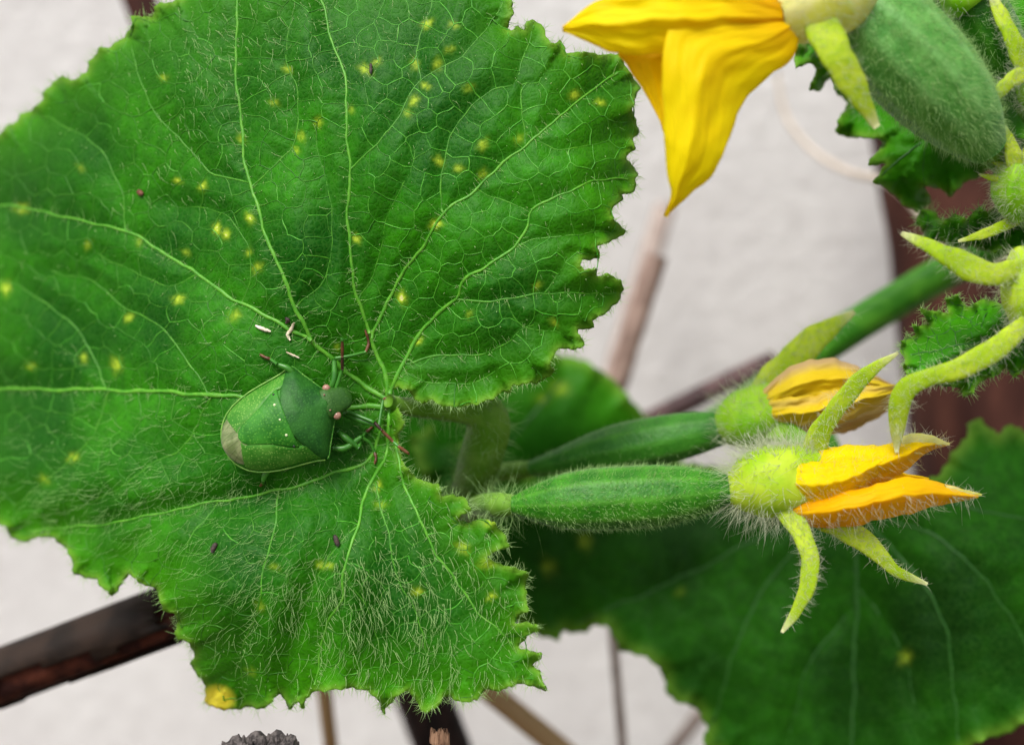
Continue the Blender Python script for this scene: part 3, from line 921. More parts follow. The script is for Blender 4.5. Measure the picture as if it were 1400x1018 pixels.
# hairs of the main leaf
def leaf_hairs(L, parent, zones, edge_n, mat, seed, edge_len=(10, 22), stub_n=0):
    rg = np.random.default_rng(seed)
    B, D, LN, BE, R = [], [], [], [], []
    for (cx, cy, sx, sy, n, l0, l1, ang, r) in zones:
        x = rg.normal(cx, sx, n * 2); y = rg.normal(cy, sy, n * 2)
        ins = inside(L.bd, x, y) & (x > -20) & (y > -20)
        x, y = x[ins][:n], y[ins][:n]
        d = L.depth(x, y)
        p = P(x, y, d)
        a = np.radians(ang + 14 * np.sin(x / 70 + y / 50) + rg.normal(0, 15, len(x)))
        lie = np.cos(a)[:, None] * RIGHTC - np.sin(a)[:, None] * UPC     # picture y points down
        D.append(-VIEW * rg.uniform(.15, .6, len(x))[:, None] + lie + .1 * rg.normal(size=(len(x), 3)))
        c = rg.choice([-1, 1], len(x), p=[.25, .75]) * rg.uniform(.2, .85, len(x))
        perp = -np.sin(a)[:, None] * RIGHTC - np.cos(a)[:, None] * UPC
        BE.append(c[:, None] * perp * .8 + VIEW * .25)
        B.append(p); LN.append(px2m(rg.uniform(l0, l1, len(x)), d)); R.append(px2m(r * rg.uniform(.7, 1.25, len(x)), 120))
    # fringe along the margin
    i = rg.integers(0, len(L.bd), edge_n)
    q = L.bd[i] - L.nrm2[i] * .5
    out = L.nrm2[i]
    test = L.bd[i] + out * 6
    flip = inside(L.bd, test[:, 0], test[:, 1])
    out = np.where(flip[:, None], -out, out)
    d = L.depth(q[:, 0], q[:, 1])
    p = P(q[:, 0], q[:, 1], d)
    lie = out[:, :1] * RIGHTC - out[:, 1:] * UPC
    B.append(p); D.append(lie - VIEW * rg.uniform(-.3, .6, edge_n)[:, None] + .35 * rg.normal(size=(edge_n, 3)))
    BE.append(.25 * rg.normal(size=(edge_n, 3))); LN.append(px2m(rg.uniform(*edge_len, edge_n), d)); R.append(px2m(.45 * rg.uniform(.7, 1.2, edge_n), 120))
    if stub_n:      # stubby glands seen as bright dots
        x0, y0 = L.bd.min(0); x1, y1 = L.bd.max(0)
        x = rg.uniform(x0, x1, stub_n); y = rg.uniform(y0, y1, stub_n)
        k = inside(L.bd, x, y); x, y = x[k], y[k]
        d = L.depth(x, y)
        B.append(P(x, y, d)); D.append(-VIEW + .4 * rg.normal(size=(len(x), 3))); BE.append(np.zeros((len(x), 3)))
        LN.append(px2m(rg.uniform(1.5, 4, len(x)), d)); R.append(px2m(rg.uniform(.5, 1.0, len(x)), d))
    # bristles along the main veins
    for v, r0, r1 in L.veins[:16]:
        n = int(len(v) * .28)
        i = rg.integers(2, len(v) - 2, n)
        t = v[i + 1] - v[i - 1]; t = t / np.maximum(np.linalg.norm(t, axis=1, keepdims=True), 1e-6)
        sg = rg.choice([-1, 1], n)[:, None]
        nn = np.stack([-t[:, 1], t[:, 0]], 1) * sg
        q = v[i] + nn * r0 * .5
        k = inside(L.bd, q[:, 0], q[:, 1]); q, nn, t = q[k], nn[k], t[k]
        d = L.depth(q[:, 0], q[:, 1])
        lie = nn + t * rg.normal(0, .5, (len(q), 1))
        lie = lie[:, :1] * RIGHTC - lie[:, 1:] * UPC
        B.append(P(q[:, 0], q[:, 1], d - .1)); D.append(lie - VIEW * rg.uniform(.3, 1.2, len(q))[:, None])
        BE.append(.25 * rg.normal(size=(len(q), 3))); LN.append(px2m(rg.uniform(6, 15, len(q)), d)); R.append(px2m(.4 * rg.uniform(.7, 1.2, len(q)), 120))
    v, t = hair_mesh(np.vstack(B), np.vstack(D), np.concatenate(LN), np.vstack(BE), np.concatenate(R))
    o = mesh_obj('hair_coat', v, t, mat, parent)
    o['kind'] = 'stuff'
    return o

#        cx   cy   sx   sy   n    len      lying direction (deg, picture), radius px
ZONES = [(620, 850, 88, 76, 380, 14, 36, 70, .35),
         (500, 850, 70, 70, 255, 14, 36, 78, .35),
         (570, 720, 70, 60, 161, 14, 34, 60, .35),
         (420, 800, 70, 70, 306, 14, 34, 105, .30),
         (330, 770, 90, 70, 323, 14, 34, 130, .28),
         (140, 680, 110, 40, 357, 14, 32, 150, .28),
         (260, 230, 90, 110, 170, 10, 28, 35, .34),
         (300, 70, 60, 60, 221, 12, 28, 55, .34),
         (480, 60, 110, 60, 153, 10, 22, 60, .30),
         (180, 400, 130, 90, 187, 10, 28, 10, .34),
         (250, 600, 110, 50, 153, 12, 28, 160, .34),
         (420, 470, 70, 50, 76, 10, 24, 140, .34),
         (500, 560, 60, 70, 144, 8, 18, 30, .34),
         (700, 330, 120, 130, 51, 6, 14, 40, .30)]
leaf_hairs(LA, leafA, ZONES, 1900, M['hair'], 5, edge_len=(5, 14), stub_n=1500)

def stalk(name, pts, r_px, mat, parent, n=50, ns=16, hair=0, hmat=None, hlen=(.5, 1.4), seed=3, amp=.03, flat=1.0):
    """pts (px, py, d); r_px list or number"""
    q = resample(pts, n)
    p = P(q[:, 0], q[:, 1], q[:, 2])
    r = np.interp(np.linspace(0, 1, n), np.linspace(0, 1, len(np.atleast_1d(r_px))), np.atleast_1d(r_px)) * KPX * q[:, 2] * .001
    v, t = tube(p, r, ns, fn=lambda w, a: 1 + amp * np.cos(5 * a + 1) + amp * .5 * np.sin(9 * w + 2 * a), flat=flat)
    o = mesh_obj(name, v, t, mat, parent)
    if hair:
        hairs_on('hair_coat', v, t, hair, o, hmat or M['hair'], hlen, .028, seed=seed)
    return o, v, t

# the running stem: from the node behind the bug leaf, behind the fruits, out to the right and down to the soil
NODE = (628, 690, 150)
vq = resample([(420, 560, 166), (520, 640, 160), NODE, (760, 668, 158), (900, 618, 157), (1010, 560, 156), (1130, 470, 156), (1290, 372, 156), (1400, 315, 152), (1500, 330, 150)], 110)
vp = P(vq[:, 0], vq[:, 1], vq[:, 2])
tail = linepath([vp[-1], P(1590, 480, 150), P(1585, 900, 150), PLANT_BASE + np.array([0, 0, -.01])], 40)[1:]
vpath = np.vstack([vp, tail])
for _ in range(6):
    vpath[100:135] = (np.roll(vpath, 1, 0) + vpath * 2 + np.roll(vpath, -1, 0))[100:135] / 4
vr = np.full(len(vpath), px2m(25, 150)); vr[:60] = px2m(np.linspace(13, 24, 60), 150)
v, t = tube(vpath, vr, 20, fn=lambda w, a: 1 + .05 * np.cos(5 * a))
vine = mesh_obj('stem', v, t, M['stem'], plant)
vine['label'] = 'smooth green main stem running behind the fruits'

# stalk of the bug leaf: from the notch, behind the lobe, down to the node
_, pv, pt = stalk('petiole', [(531, 548, 121.5), (560, 556, 124), (610, 556, 127), (650, 556, 128.5), (668, 580, 130), (655, 630, 134), (640, 680, 141), (630, 695, 150)], [9, 14, 20, 28, 30, 30, 28, 26], M['stem_pale'], leafA, hair=900, hlen=(.7, 2.0), seed=11)

# far leaves ------------------------------------------------------------------
OUT_B = [(560, 600), (600, 575), (680, 640), (740, 655), (820, 640), (900, 628), (1000, 640), (1100, 655), (1200, 668), (1255, 660), (1285, 648), (1303, 617), (1321, 599), (1325, 576), (1338, 571), (1350, 582), (1364, 594), (1382, 579), (1397, 588), (1425, 600), (1460, 700), (1470, 830), (1440, 950), (1405, 985), (1380, 1002), (1340, 1012), (1300, 1040), (1200, 1075), (1080, 1070), (1000, 1045), (962, 1018), (966, 992), (950, 966), (928, 960), (912, 950), (905, 918), (888, 900), (872, 894), (848, 890), (838, 868), (828, 853), (812, 855), (800, 864), (786, 866), (772, 862), (762, 875), (745, 871), (730, 866), (700, 850), (650, 800), (600, 720)]
def base_B(x, y):
    d = 150 - 8 * np.clip((x - 900) / 450, -.6, 1) + 4 * np.sin((x - 700) / 130) * .6
    d += 6 * np.clip((760 - y) / 160, 0, 1) ** 1.4 + 3.0 * g2(x, y, 1170, 800, 40, 200) - 2.5 * g2(x, y, 1320, 760, 90, 130) - 2 * g2(x, y, 1020, 900, 90, 90)
    d += 6 * np.clip((850 - x) / 250, 0, 1)
    return d
VB = [([(1170, 690), (1172, 800), (1168, 900), (1165, 1060)], 4, 2.5), ([(1170, 700), (1230, 760), (1290, 850), (1310, 1010)], 3.5, 2),
      ([(1168, 700), (1080, 760), (1020, 850), (970, 1000)], 3.5, 2), ([(1160, 690), (1050, 730), (930, 790), (790, 850)], 3.5, 2),
      ([(1180, 700), (1290, 740), (1380, 840), (1420, 940)], 3.5, 2), ([(1180, 690), (1300, 690), (1440, 720)], 3.2, 2),
      ([(1172, 800), (1230, 880), (1250, 960)], 2.2, 1.4), ([(1170, 830), (1110, 900), (1080, 1000)], 2.2, 1.4)]
LB = Leaf(OUT_B, VB, base_B, step=6, ruffle=1.2, ruf_len=80, cell=46, q1=.7, q2=.2, sl1=24, sl2=9, seed=8, jag=2)
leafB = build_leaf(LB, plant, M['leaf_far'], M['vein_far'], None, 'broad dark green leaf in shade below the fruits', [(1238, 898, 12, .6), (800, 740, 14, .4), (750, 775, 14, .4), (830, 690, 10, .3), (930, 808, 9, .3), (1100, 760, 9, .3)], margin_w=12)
stalk('petiole', [(1168, 690, 147), (1150, 640, 150), (1110, 560, 153), (1090, 510, 156)], [10, 12, 14, 14], M['stem'], leafB)

OUT_C = [(430, 600), (460, 530), (540, 470), (620, 470), (680, 478), (752, 482), (800, 492), (835, 515), (862, 545), (886, 572), (900, 610), (895, 660), (850, 700), (760, 715), (680, 720), (590, 700), (480, 680)]
LC = Leaf(OUT_C, [([(640, 690), (700, 600), (770, 520)], 4, 2), ([(650, 690), (760, 640), (860, 580)], 3, 2)], lambda x, y: 166 + 3 * np.sin(x / 60) - 4 * g2(x, y, 780, 580, 70, 60), step=7, ruffle=1.0, cell=50, seed=9)
leafC = build_leaf(LC, plant, M['leaf_young'], M['vein_far'], None, 'small rounded green leaf behind the petiole', [(765, 530, 15, .5), (740, 545, 12, .4)], margin_w=10)
stalk('petiole', [(645, 688, 165), (640, 692, 158), (632, 692, 152)], [12, 13, 13], M['stem'], leafC, n=20)

OUT_E = [(1085, 71), (1088, 93), (1107, 86), (1118, 96), (1106, 125), (1122, 124), (1136, 104), (1146, 130), (1160, 140), (1149, 158), (1141, 180), (1158, 188), (1188, 187), (1202, 189), (1207, 197), (1185, 224), (1212, 224), (1195, 247), (1216, 261), (1239, 284), (1258, 290), (1272, 278), (1273, 268), (1261, 254), (1285, 258), (1300, 270), (1318, 250), (1345, 240), (1360, 215), (1400, 205), (1430, 120), (1420, -30), (1300, -60), (1180, -40), (1100, 10)]
LE = Leaf(OUT_E, [([(1400, 100), (1320, 150), (1240, 210), (1205, 240)], 3, 1.5), ([(1330, 145), (1270, 190), (1262, 270)], 2.5, 1.2), ([(1380, 90), (1250, 110), (1150, 165)], 2.5, 1.4)], lambda x, y: 131 + 3 * np.sin(x / 50 + y / 40), step=4.5, ruffle=1.3, ruf_len=60, cell=34, seed=10)
leafE = build_leaf(LE, plant, M['leaf_young'], M['vein_far'], None, 'jagged dark leaf behind the hairy upper fruit', margin_w=7)
hb = np.random.default_rng(2)
stalk('petiole', [(1395, 105, 131), (1440, 160, 140), (1450, 250, 148), (1440, 315, 151)], [9, 11, 12, 12], M['stem'], leafE, n=30)

OUT_D = [(1233, 466), (1251, 457), (1248, 446), (1270, 443), (1259, 422), (1284, 426), (1297, 428), (1292, 409), (1310, 404), (1321, 420), (1345, 408), (1370, 415), (1425, 400), (1450, 440), (1430, 495), (1397, 505), (1385, 516), (1376, 502), (1363, 512), (1340, 522), (1328, 538), (1316, 541), (1312, 530), (1290, 528), (1262, 522), (1241, 513), (1235, 503), (1238, 492), (1230, 480)]
LD = Leaf(OUT_D, [([(1420, 450), (1350, 465), (1245, 485)], 3, 1.2), ([(1370, 462), (1310, 430)], 2, 1), ([(1350, 466), (1300, 505), (1290, 520)], 2, 1)], lambda x, y: 121 + 2 * np.sin(x / 30 + y / 20), step=3.5, ruffle=1.0, ruf_len=40, ruf_in=14, cell=18, q1=.4, q2=.25, sl1=9, sl2=5, seed=12, jag=.6)
leafD = build_leaf(LD, plant, M['leaf_young'], M['vein_far'], M['vein_far'], 'small crinkled young leaf with hairy teeth beside the flower buds', margin_w=6)
leaf_hairs(LD, leafD, [(1310, 470, 40, 30, 90, 6, 14, 160, .45)], 420, M['hair'], 15, edge_len=(5, 13))
stalk('petiole', [(1420, 450, 121), (1450, 430, 128), (1470, 370, 142), (1470, 330, 150)], [7, 8, 9, 9], M['stem'], leafD, n=30)

OUT_F = [(1252, 300), (1262, 284), (1280, 290), (1288, 304), (1305, 292), (1322, 300), (1338, 282), (1352, 292), (1372, 272), (1430, 270), (1440, 345), (1400, 352), (1370, 338), (1352, 346), (1330, 334), (1312, 345), (1290, 330), (1268, 336), (1262, 318)]
LF = Leaf(OUT_F, [([(1430, 310), (1340, 315), (1270, 308)], 3, 1.2)], lambda x, y: 126 + 2.5 * np.sin(x / 22 + y / 15) + 1.5 * np.sin(y / 9 + x / 60), step=3.5, ruffle=1.6, ruf_len=36, ruf_in=14, cell=16, q1=.5, q2=.3, sl1=8, sl2=5, seed=13, jag=1.0)
leafF = build_leaf(LF, plant, M['leaf_young'], M['vein_far'], M['vein_far'], 'tiny crumpled new leaf at the shoot tip', margin_w=5)
leaf_hairs(LF, leafF, [(1340, 310, 45, 22, 120, 6, 16, 170, .45)], 380, M['hair'], 16, edge_len=(6, 16))

# fruits ------------------------------------------------------------------------
def mat_fruit(name, a, b, c):
    m, nt, out = new_mat(name)
    k = ramp_mix(nt, map_range(nt, noise(nt, 500, 4), .35, .65), a, b)
    vo = nt.nodes.new('ShaderNodeTexVoronoi'); vo.inputs['Scale'].default_value = 1900
    tc = nt.nodes.new('ShaderNodeTexCoord'); nt.links.new(tc.outputs['Object'], vo.inputs['Vector'])
    k = ramp_mix(nt, map_range(nt, vo.outputs['Distance'], .05, .3, .55, 0), k, c)
    k = ramp_mix(nt, attr(nt, 'stripe'), k, c)
    finish(nt, out, k, .45, .08, None, .06, .3, noise(nt, 2600, 4), .00012, .8)
    return m
M['fruit'] = mat_fruit('fruit_green', (.018, .14, .003), (.04, .22, .006), (.13, .38, .035))
M['fruit_far'] = mat_fruit('fruit_deep_green', (.022, .15, .007), (.045, .22, .014), (.09, .3, .03))
M['fruit_big'] = mat_fruit('fruit_blue_green', (.06, .24, .03), (.13, .36, .07), (.24, .5, .16))
M['calyx'] = mat_plain('calyx_yellow_green', (.36, .6, .012), (.54, .72, .04), 350, .55, .3, sheen=.1, spec=.2, bdist=.0001)
M['calyx_far'] = mat_plain('calyx_green', (.2, .5, .008), (.34, .62, .025), 350, .55, .25, sheen=.1, spec=.2, bdist=.0001)
m, nt, out = new_mat('sepal_lime')
k = ramp_mix(nt, map_range(nt, noise(nt, 240, 4), .35, .65), (.42, .62, .012), (.62, .76, .05))
k = ramp_mix(nt, map_range(nt, noise(nt, 1800, 4), .45, .7, 0, .5), k, (.3, .52, .01))
k = ramp_mix(nt, attr(nt, 'tip'), k, (.82, .8, .5))
finish(nt, out, k, .55, .4, None, .1, .2, noise(nt, 1800, 4), .0001, .8)
M['sepal'] = m
M['sepal_tip'] = mat_plain('sepal_pale', (.68, .7, .1), (.8, .78, .3), 400, .55, .4, sheen=.1, spec=.2)

M['sepal_torn'] = mat_plain('sepal_torn_pale', (.46, .6, .12), (.66, .72, .36), 350, .6, .4)

def mat_petal(name, a, b, deep, trans=.5, vs_=420):
    m, nt, out = new_mat(name)
    k = ramp_mix(nt, map_range(nt, noise(nt, 130, 3), .35, .65), a, b)
    k = ramp_mix(nt, attr(nt, 'deep'), k, deep)
    finish(nt, out, k, .55, trans, None, .05, .15, noise(nt, vs_, 5), .00025, .5)
    return m
M['petal'] = mat_petal('petal_yellow', (.93, .74, .0005), (.97, .84, .002), (.86, .48, .0005))
M['petal_bud'] = mat_petal('petal_amber', (.95, .62, .001), (.97, .72, .004), (.92, .42, .0005))
M['petal_dry'] = mat_petal('petal_withered', (.72, .5, .004), (.82, .62, .02), (.6, .42, .18), .25)

def fruit(label, pts, radii, d_mat, n=70, ns=40, hair=900, hl=(.25, .8), seed=1, ridge=.02):
    q = resample(pts, n)
    p = P(q[:, 0], q[:, 1], q[:, 2])
    w = np.linspace(0, 1, n)
    r = np.interp(w, np.linspace(0, 1, len(radii)), radii)
    for _ in range(8):
        r[1:-1] = (r[:-2] + 2 * r[1:-1] + r[2:]) / 4
    r = r * KPX * q[:, 2] * .001
    rg = np.random.default_rng(seed)
    wart = rg.normal(size=(n, ns)) * .006
    v, t = tube(p, r, ns, fn=lambda w, a: 1 + ridge * np.cos(10 * a) * np.sin(np.pi * w) + wart)
    a = np.arange(ns) * 2 * math.pi / ns
    st = np.concatenate([np.tile(np.clip(np.cos(10 * a), 0, 1) ** 2 * .35, n), [0, 0]])
    o = mesh_obj('young_cucumber', v, t, d_mat, plant, attrs={'stripe': st})
    o['label'] = label
    axis = unit(p[-1] - p[0])
    if hair:
        hairs_on('hair_coat', v, t, hair, o, M['hair'], hl, .02, lean=axis, leanw=.3, seed=seed + 50)
    return o, v, t

def sepal(parent, pts, widths, mat, hair=120, flat=.3, n=34, seed=1, hl=(.4, 1.1), hmat=None, tip=None):
    q = resample(pts, n)
    p = P(q[:, 0], q[:, 1], q[:, 2])
    w = np.linspace(0, 1, n)
    r = np.interp(w, np.linspace(0, 1, len(widths)), widths) * .5 * KPX * q[:, 2] * .001
    v, t = tube(p, r, 14, flat=flat, fn=lambda w, a: 1 + .07 * np.sin(13 * w + 2 * a + seed) + .04 * np.sin(29 * w + a) - .3 * np.exp(-(a - math.pi) ** 2 / .5))
    wv = np.concatenate([np.repeat(w, 14), [0, 1]])
    o = mesh_obj('sepal', v, t, mat, parent, attrs={'tip': np.clip((wv - .84) / .16, 0, 1) * .85})
    return o, v, t

def flower_hair(parent, vt_list, n, seed, lean, hl=(.6, 1.8), r=.026, mat='hair_pale', weight=None, leanw=.5):
    v, t = join(vt_list)
    return hairs_on('hair_coat', v, t, n, parent, M[mat], hl, r, lean=lean, leanw=leanw, spread=.45, curl=.35, seed=seed, weight=weight)

def petal(parent, left, right, mat, bulge=1.2, ridge=.25, wav=.15, seed=1, deep=None, n=60, m=57, thick=.16):
    v, t = ribbon(left, right, n, m, bulge, thick, wav, ridge, seed)
    w = np.repeat(np.linspace(0, 1, n), m); u = np.tile(np.linspace(0, 1, m), n)
    dp = deep(w, u) if deep else np.clip(.6 - w * 1.6, 0, 1)
    fz = np.abs(np.sin(np.pi * 7 * u + 1.5 * np.sin(4 * w + seed)))
    dp = np.clip(dp + .1 * np.clip(1 - fz * 4, 0, 1) * (1 - .5 * w), 0, 1)
    o = mesh_obj('petal', v, t, mat, parent, attrs={'deep': np.concatenate([dp, dp])})
    return o, v, t

# front fruit with its closed flower
f1, fv, ft = fruit('front young cucumber with amber closed flower and pale bristly calyx', [(700, 690, 122), (720, 689, 121.8), (800, 683, 121), (900, 677, 120.5), (980, 669, 120), (1004, 667, 120)], [12, 25, 36, 41, 43, 43, 43, 41, 36, 27, 20], M['fruit'], hair=3800, hl=(.15, .65), seed=2)
_, v1, t1 = stalk('peduncle', [(628, 700, 149), (640, 694, 140), (668, 690, 126), (712, 690, 122)], [14, 15, 17, 13], M['stem_pale'], f1)
hairs_on('hair_coat', v1, t1, 260, f1, M['hair'], (1.0, 3.4), .026, lean=-UPC * .5 + RIGHTC * .2, leanw=.4, spread=.4, curl=.25, seed=61, weight=lambda c, n: ((c - P(660, 690, 125)) @ RIGHTC > 0) * 1.0 + .05)

def calyx(parent, pts, radii, mat, n=34, ns=32, seed=1):
    q = resample(pts, n)
    p = P(q[:, 0], q[:, 1], q[:, 2])
    r = np.interp(np.linspace(0, 1, n), np.linspace(0, 1, len(radii)), radii)
    for _ in range(3):
        r[1:-1] = (r[:-2] + 2 * r[1:-1] + r[2:]) / 4
    r = r * KPX * q[:, 2] * .001
    v, t = tube(p, r, ns, fn=lambda w, a: 1 + .045 * np.cos(5 * a + seed) * w + .015 * np.cos(10 * a) + .012 * np.sin(20 * w + 3 * a))
    o = mesh_obj('calyx', v, t, mat, parent)
    return o, v, t

_, cv, ct = calyx(f1, [(990, 668, 120), (1010, 666, 119.8), (1040, 660, 119.6), (1080, 655, 119.6), (1116, 650, 119.8)], [16, 32, 44, 49, 50, 49, 46, 40], M['calyx'], seed=1)
# fold the five petals into a loose cone
PB = M['petal_bud']
_, pa, pb = petal(f1, [(1075, 690, 118), (1140, 676, 115.5), (1210, 658, 115), (1255, 652, 116), (1295, 662, 117.5), (1338, 676, 118.5)], [(1070, 712, 119), (1120, 722, 118), (1180, 716, 117), (1240, 702, 117), (1290, 690, 118), (1338, 680, 118.6)], PB, bulge=2.2, ridge=.2, seed=21, deep=lambda w, u: np.clip(.85 - 2.2 * w + .25 * np.cos(6 * u), 0, 1) * .9)
_, pc, pd = petal(f1, [(1075, 618, 120), (1130, 610, 119), (1190, 608, 118.5), (1235, 603, 118.5), (1262, 598, 119), (1298, 605, 120)], [(1085, 665, 118), (1150, 672, 118), (1205, 662, 118.5), (1240, 642, 119), (1265, 620, 119.5), (1298, 608, 120)], M['petal'], bulge=2.6, ridge=.3, seed=22, deep=lambda w, u: .75 * np.clip(u * 1.3 - .25, 0, 1))
_, pe, pf = petal(f1, [(1065, 630, 117.5), (1110, 632, 116.5), (1160, 628, 116.2), (1200, 620, 117), (1218, 622, 117.6)], [(1075, 690, 118), (1120, 694, 117), (1165, 680, 116.5), (1200, 652, 117), (1218, 626, 117.6)], M['petal'], bulge=1.8, ridge=.35, seed=23, deep=lambda w, u: .6 * np.clip(u * 1.6 - .7, 0, 1))
petal(f1, [(1080, 640, 123), (1160, 640, 124), (1220, 645, 124), (1270, 655, 123)], [(1080, 690, 123), (1160, 700, 124), (1220, 690, 124), (1270, 660, 123)], PB, bulge=-1.2, ridge=.2, seed=24)
SE = M['sepal']
S1 = []
for pts, wd, sd in (([(1108, 628, 119), (1122, 590, 118), (1150, 550, 117), (1184, 512, 116.5), (1228, 482, 116.5)], [34, 32, 28, 28, 26, 22, 15, 4], 3),
                    ([(1070, 690, 118), (1092, 722, 116.5), (1107, 760, 115.5), (1104, 800, 115), (1088, 836, 115), (1069, 864, 115.2)], [30, 30, 28, 24, 23, 20, 14, 4], 4),
                    ([(1110, 700, 119), (1150, 720, 118), (1190, 746, 117.5), (1225, 780, 117.5), (1268, 798, 118)], [30, 36, 34, 29, 24, 18, 12, 4], 5)):
    _, sv, stt = sepal(f1, pts, wd, SE, seed=sd)
    S1.append((sv, stt))
# green pointed tips on the petals
for tp in ([(1232, 606, 118), (1262, 600, 118), (1298, 607, 119)], [(1290, 672, 117), (1318, 676, 117.8), (1342, 676, 118.3)]):
    _, a_, b_ = sepal(f1, tp, [20, 18, 12, 3], M['sepal_tip'], seed=8, flat=.5)
    S1.append((a_, b_))
flower_hair(f1, [(cv, ct)], 1500, 71, -RIGHTC * .5 - UPC * .25, hl=(.9, 2.6), r=.024, weight=lambda c, n: .35 + 1.2 * (np.abs(n @ VIEW) < .55))
flower_hair(f1, S1, 2600, 72, RIGHTC * .2, hl=(.3, 1.0), r=.019, mat='hair_pale')
flower_hair(f1, [(pa, pb)], 260, 73, RIGHTC * .4 - UPC * .4, hl=(.6, 1.7), r=.02, mat='hair_pale', weight=lambda c, n: 1.0 * ((n @ (-UPC)) > .3) + .02)
flower_hair(f1, [(pc, pd), (pe, pf)], 700, 74, RIGHTC * .5, hl=(.4, 1.1), r=.018, mat='hair_yellow')

# rear fruit with a withering flower
f2, fv, ft = fruit('rear young cucumber with a withering yellow-brown flower', [(725, 640, 137), (760, 632, 136), (830, 615, 134.5), (900, 602, 133), (965, 589, 132), (992, 585, 131.5)], [10, 16, 22, 28, 32, 34, 34, 32, 28, 22], M['fruit_far'], hair=500, seed=4)
stalk('peduncle', [(632, 690, 150), (650, 662, 146), (685, 646, 141), (730, 640, 137)], [12, 12, 12, 11], M['stem_pale'], f2, hair=160, hlen=(.5, 1.3))
_, cv2, ct2 = calyx(f2, [(984, 588, 131.5), (1000, 581, 131), (1030, 568, 130.5), (1062, 552, 130.5)], [18, 32, 40, 42, 41, 38, 34], M['calyx_far'], seed=2)
PD = M['petal_dry']
petal(f2, [(1040, 535, 129), (1075, 505, 128), (1115, 490, 127.5), (1165, 497, 128), (1225, 528, 129)], [(1050, 560, 128), (1100, 552, 126.8), (1150, 543, 127), (1190, 538, 128), (1226, 534, 129)], PD, bulge=1.5, ridge=.5, wav=.4, seed=31, deep=lambda w, u: np.clip(1.4 - 4.5 * u, 0, 1))
_, a1, b1 = petal(f2, [(1045, 548, 128), (1100, 540, 126.3), (1160, 528, 126.5), (1225, 527, 128)], [(1055, 588, 129), (1110, 586, 127.5), (1165, 572, 127.5), (1224, 545, 128.5)], PD, bulge=1.8, ridge=.6, wav=.45, seed=32, deep=lambda w, u: .45 * np.clip(np.sin(9 * u), 0, 1))
petal(f2, [(1060, 560, 131), (1120, 570, 131), (1180, 560, 131), (1220, 548, 131)], [(1065, 590, 131), (1120, 598, 131), (1180, 582, 131), (1222, 556, 131)], PD, bulge=.8, ridge=.4, wav=.3, seed=33, deep=lambda w, u: .8 + 0 * u)
S2 = []
for pts, wd, sd in (([(1035, 545, 130.5), (1070, 505, 131), (1115, 462, 132), (1168, 426, 133)], [36, 42, 42, 38, 26, 6], 3),
                    ([(1040, 580, 129), (1075, 592, 127.5), (1105, 606, 126.5), (1125, 625, 126)], [34, 34, 28, 18, 5], 4)):
    _, a_, b_ = sepal(f2, pts, wd, M['calyx_far'] if sd == 4 else SE, seed=sd)
    S2.append((a_, b_))
flower_hair(f2, [(cv2, ct2)] + S2, 1700, 75, -RIGHTC * .3 + UPC * .3, hl=(.6, 1.8), r=.02)

# big upper fruit carrying the open flower
f3, fv3, ft3 = fruit('large downy young cucumber behind the open yellow flower', [(1135, -32, 115.0), (1165, 2, 114.5), (1230, 66, 114.0), (1300, 140, 115.0), (1352, 205, 117.0)], [34, 54, 64, 68, 68, 66, 60, 48, 26], M['fruit_big'], hair=5200, hl=(.3, .9), seed=6, ridge=.035)
stalk('peduncle', [(1342, 192, 117.0), (1385, 235, 123.0), (1430, 290, 139.0), (1440, 318, 154.0)], [22, 18, 16, 15], M['stem_pale'], f3, hair=300)
_, cv3, ct3 = calyx(f3, [(1178, -12, 113.0), (1150, 0, 111.5), (1115, 14, 110.8), (1064, 26, 110.6)], [44, 46, 46, 45, 40, 28], M['sepal_tip'], seed=3)
PE = M['petal']
petal(f3, [(1075, 5, 109.0), (1000, -14, 107.0), (900, -20, 106.5), (820, 0, 107.5), (769, 36, 109.5)], [(1068, 45, 109.5), (1000, 62, 108.0), (920, 74, 107.6), (840, 72, 108.5), (769, 42, 109.6)], PE, bulge=.9, ridge=.35, wav=.25, seed=41, deep=lambda w, u: np.clip(.7 - 2.4 * w, 0, 1) + .18 * np.clip(np.sin(14 * u), 0, 1), n=80, m=57)
petal(f3, [(1075, 25, 109.4), (1000, 25, 107.5), (920, 32, 106.6), (906, 90, 106.5), (908, 180, 107.2), (912, 240, 108.5), (917, 265, 109.0), (909, 296, 110.0)], [(1094, 40, 110.0), (1085, 78, 109.6), (1050, 106, 109.0), (1012, 148, 108.4), (995, 198, 108.3), (974, 238, 108.6), (942, 268, 109.0), (911, 296, 110.0)], PE, bulge=1.3, ridge=.25, wav=.2, seed=42, deep=lambda w, u: np.clip(.55 - 2.5 * w, 0, 1) + .1 * np.exp(-((u - .6) / .12) ** 2), n=80, m=57)
petal(f3, [(1050, 40, 110.5), (940, 50, 110.0), (850, 66, 110.0), (858, 92, 110.4), (880, 124, 110.6), (903, 168, 110.8), (911, 186, 111.0)], [(1060, 50, 110.6), (1000, 70, 110.2), (950, 90, 110.0), (930, 110, 110.0), (922, 140, 110.4), (918, 170, 110.8), (914, 188, 111.0)], PE, bulge=.3, ridge=.2, wav=.2, seed=43, deep=lambda w, u: .4 + 0 * w)
petal(f3, [(1080, 15, 110.0), (1030, -40, 109.0), (960, -100, 110.0), (930, -150, 113.0)], [(1110, 0, 111.0), (1090, -60, 111.0), (1020, -120, 112.0), (935, -150, 113.0)], PE, bulge=1.0, ridge=.3, wav=.2, seed=44)
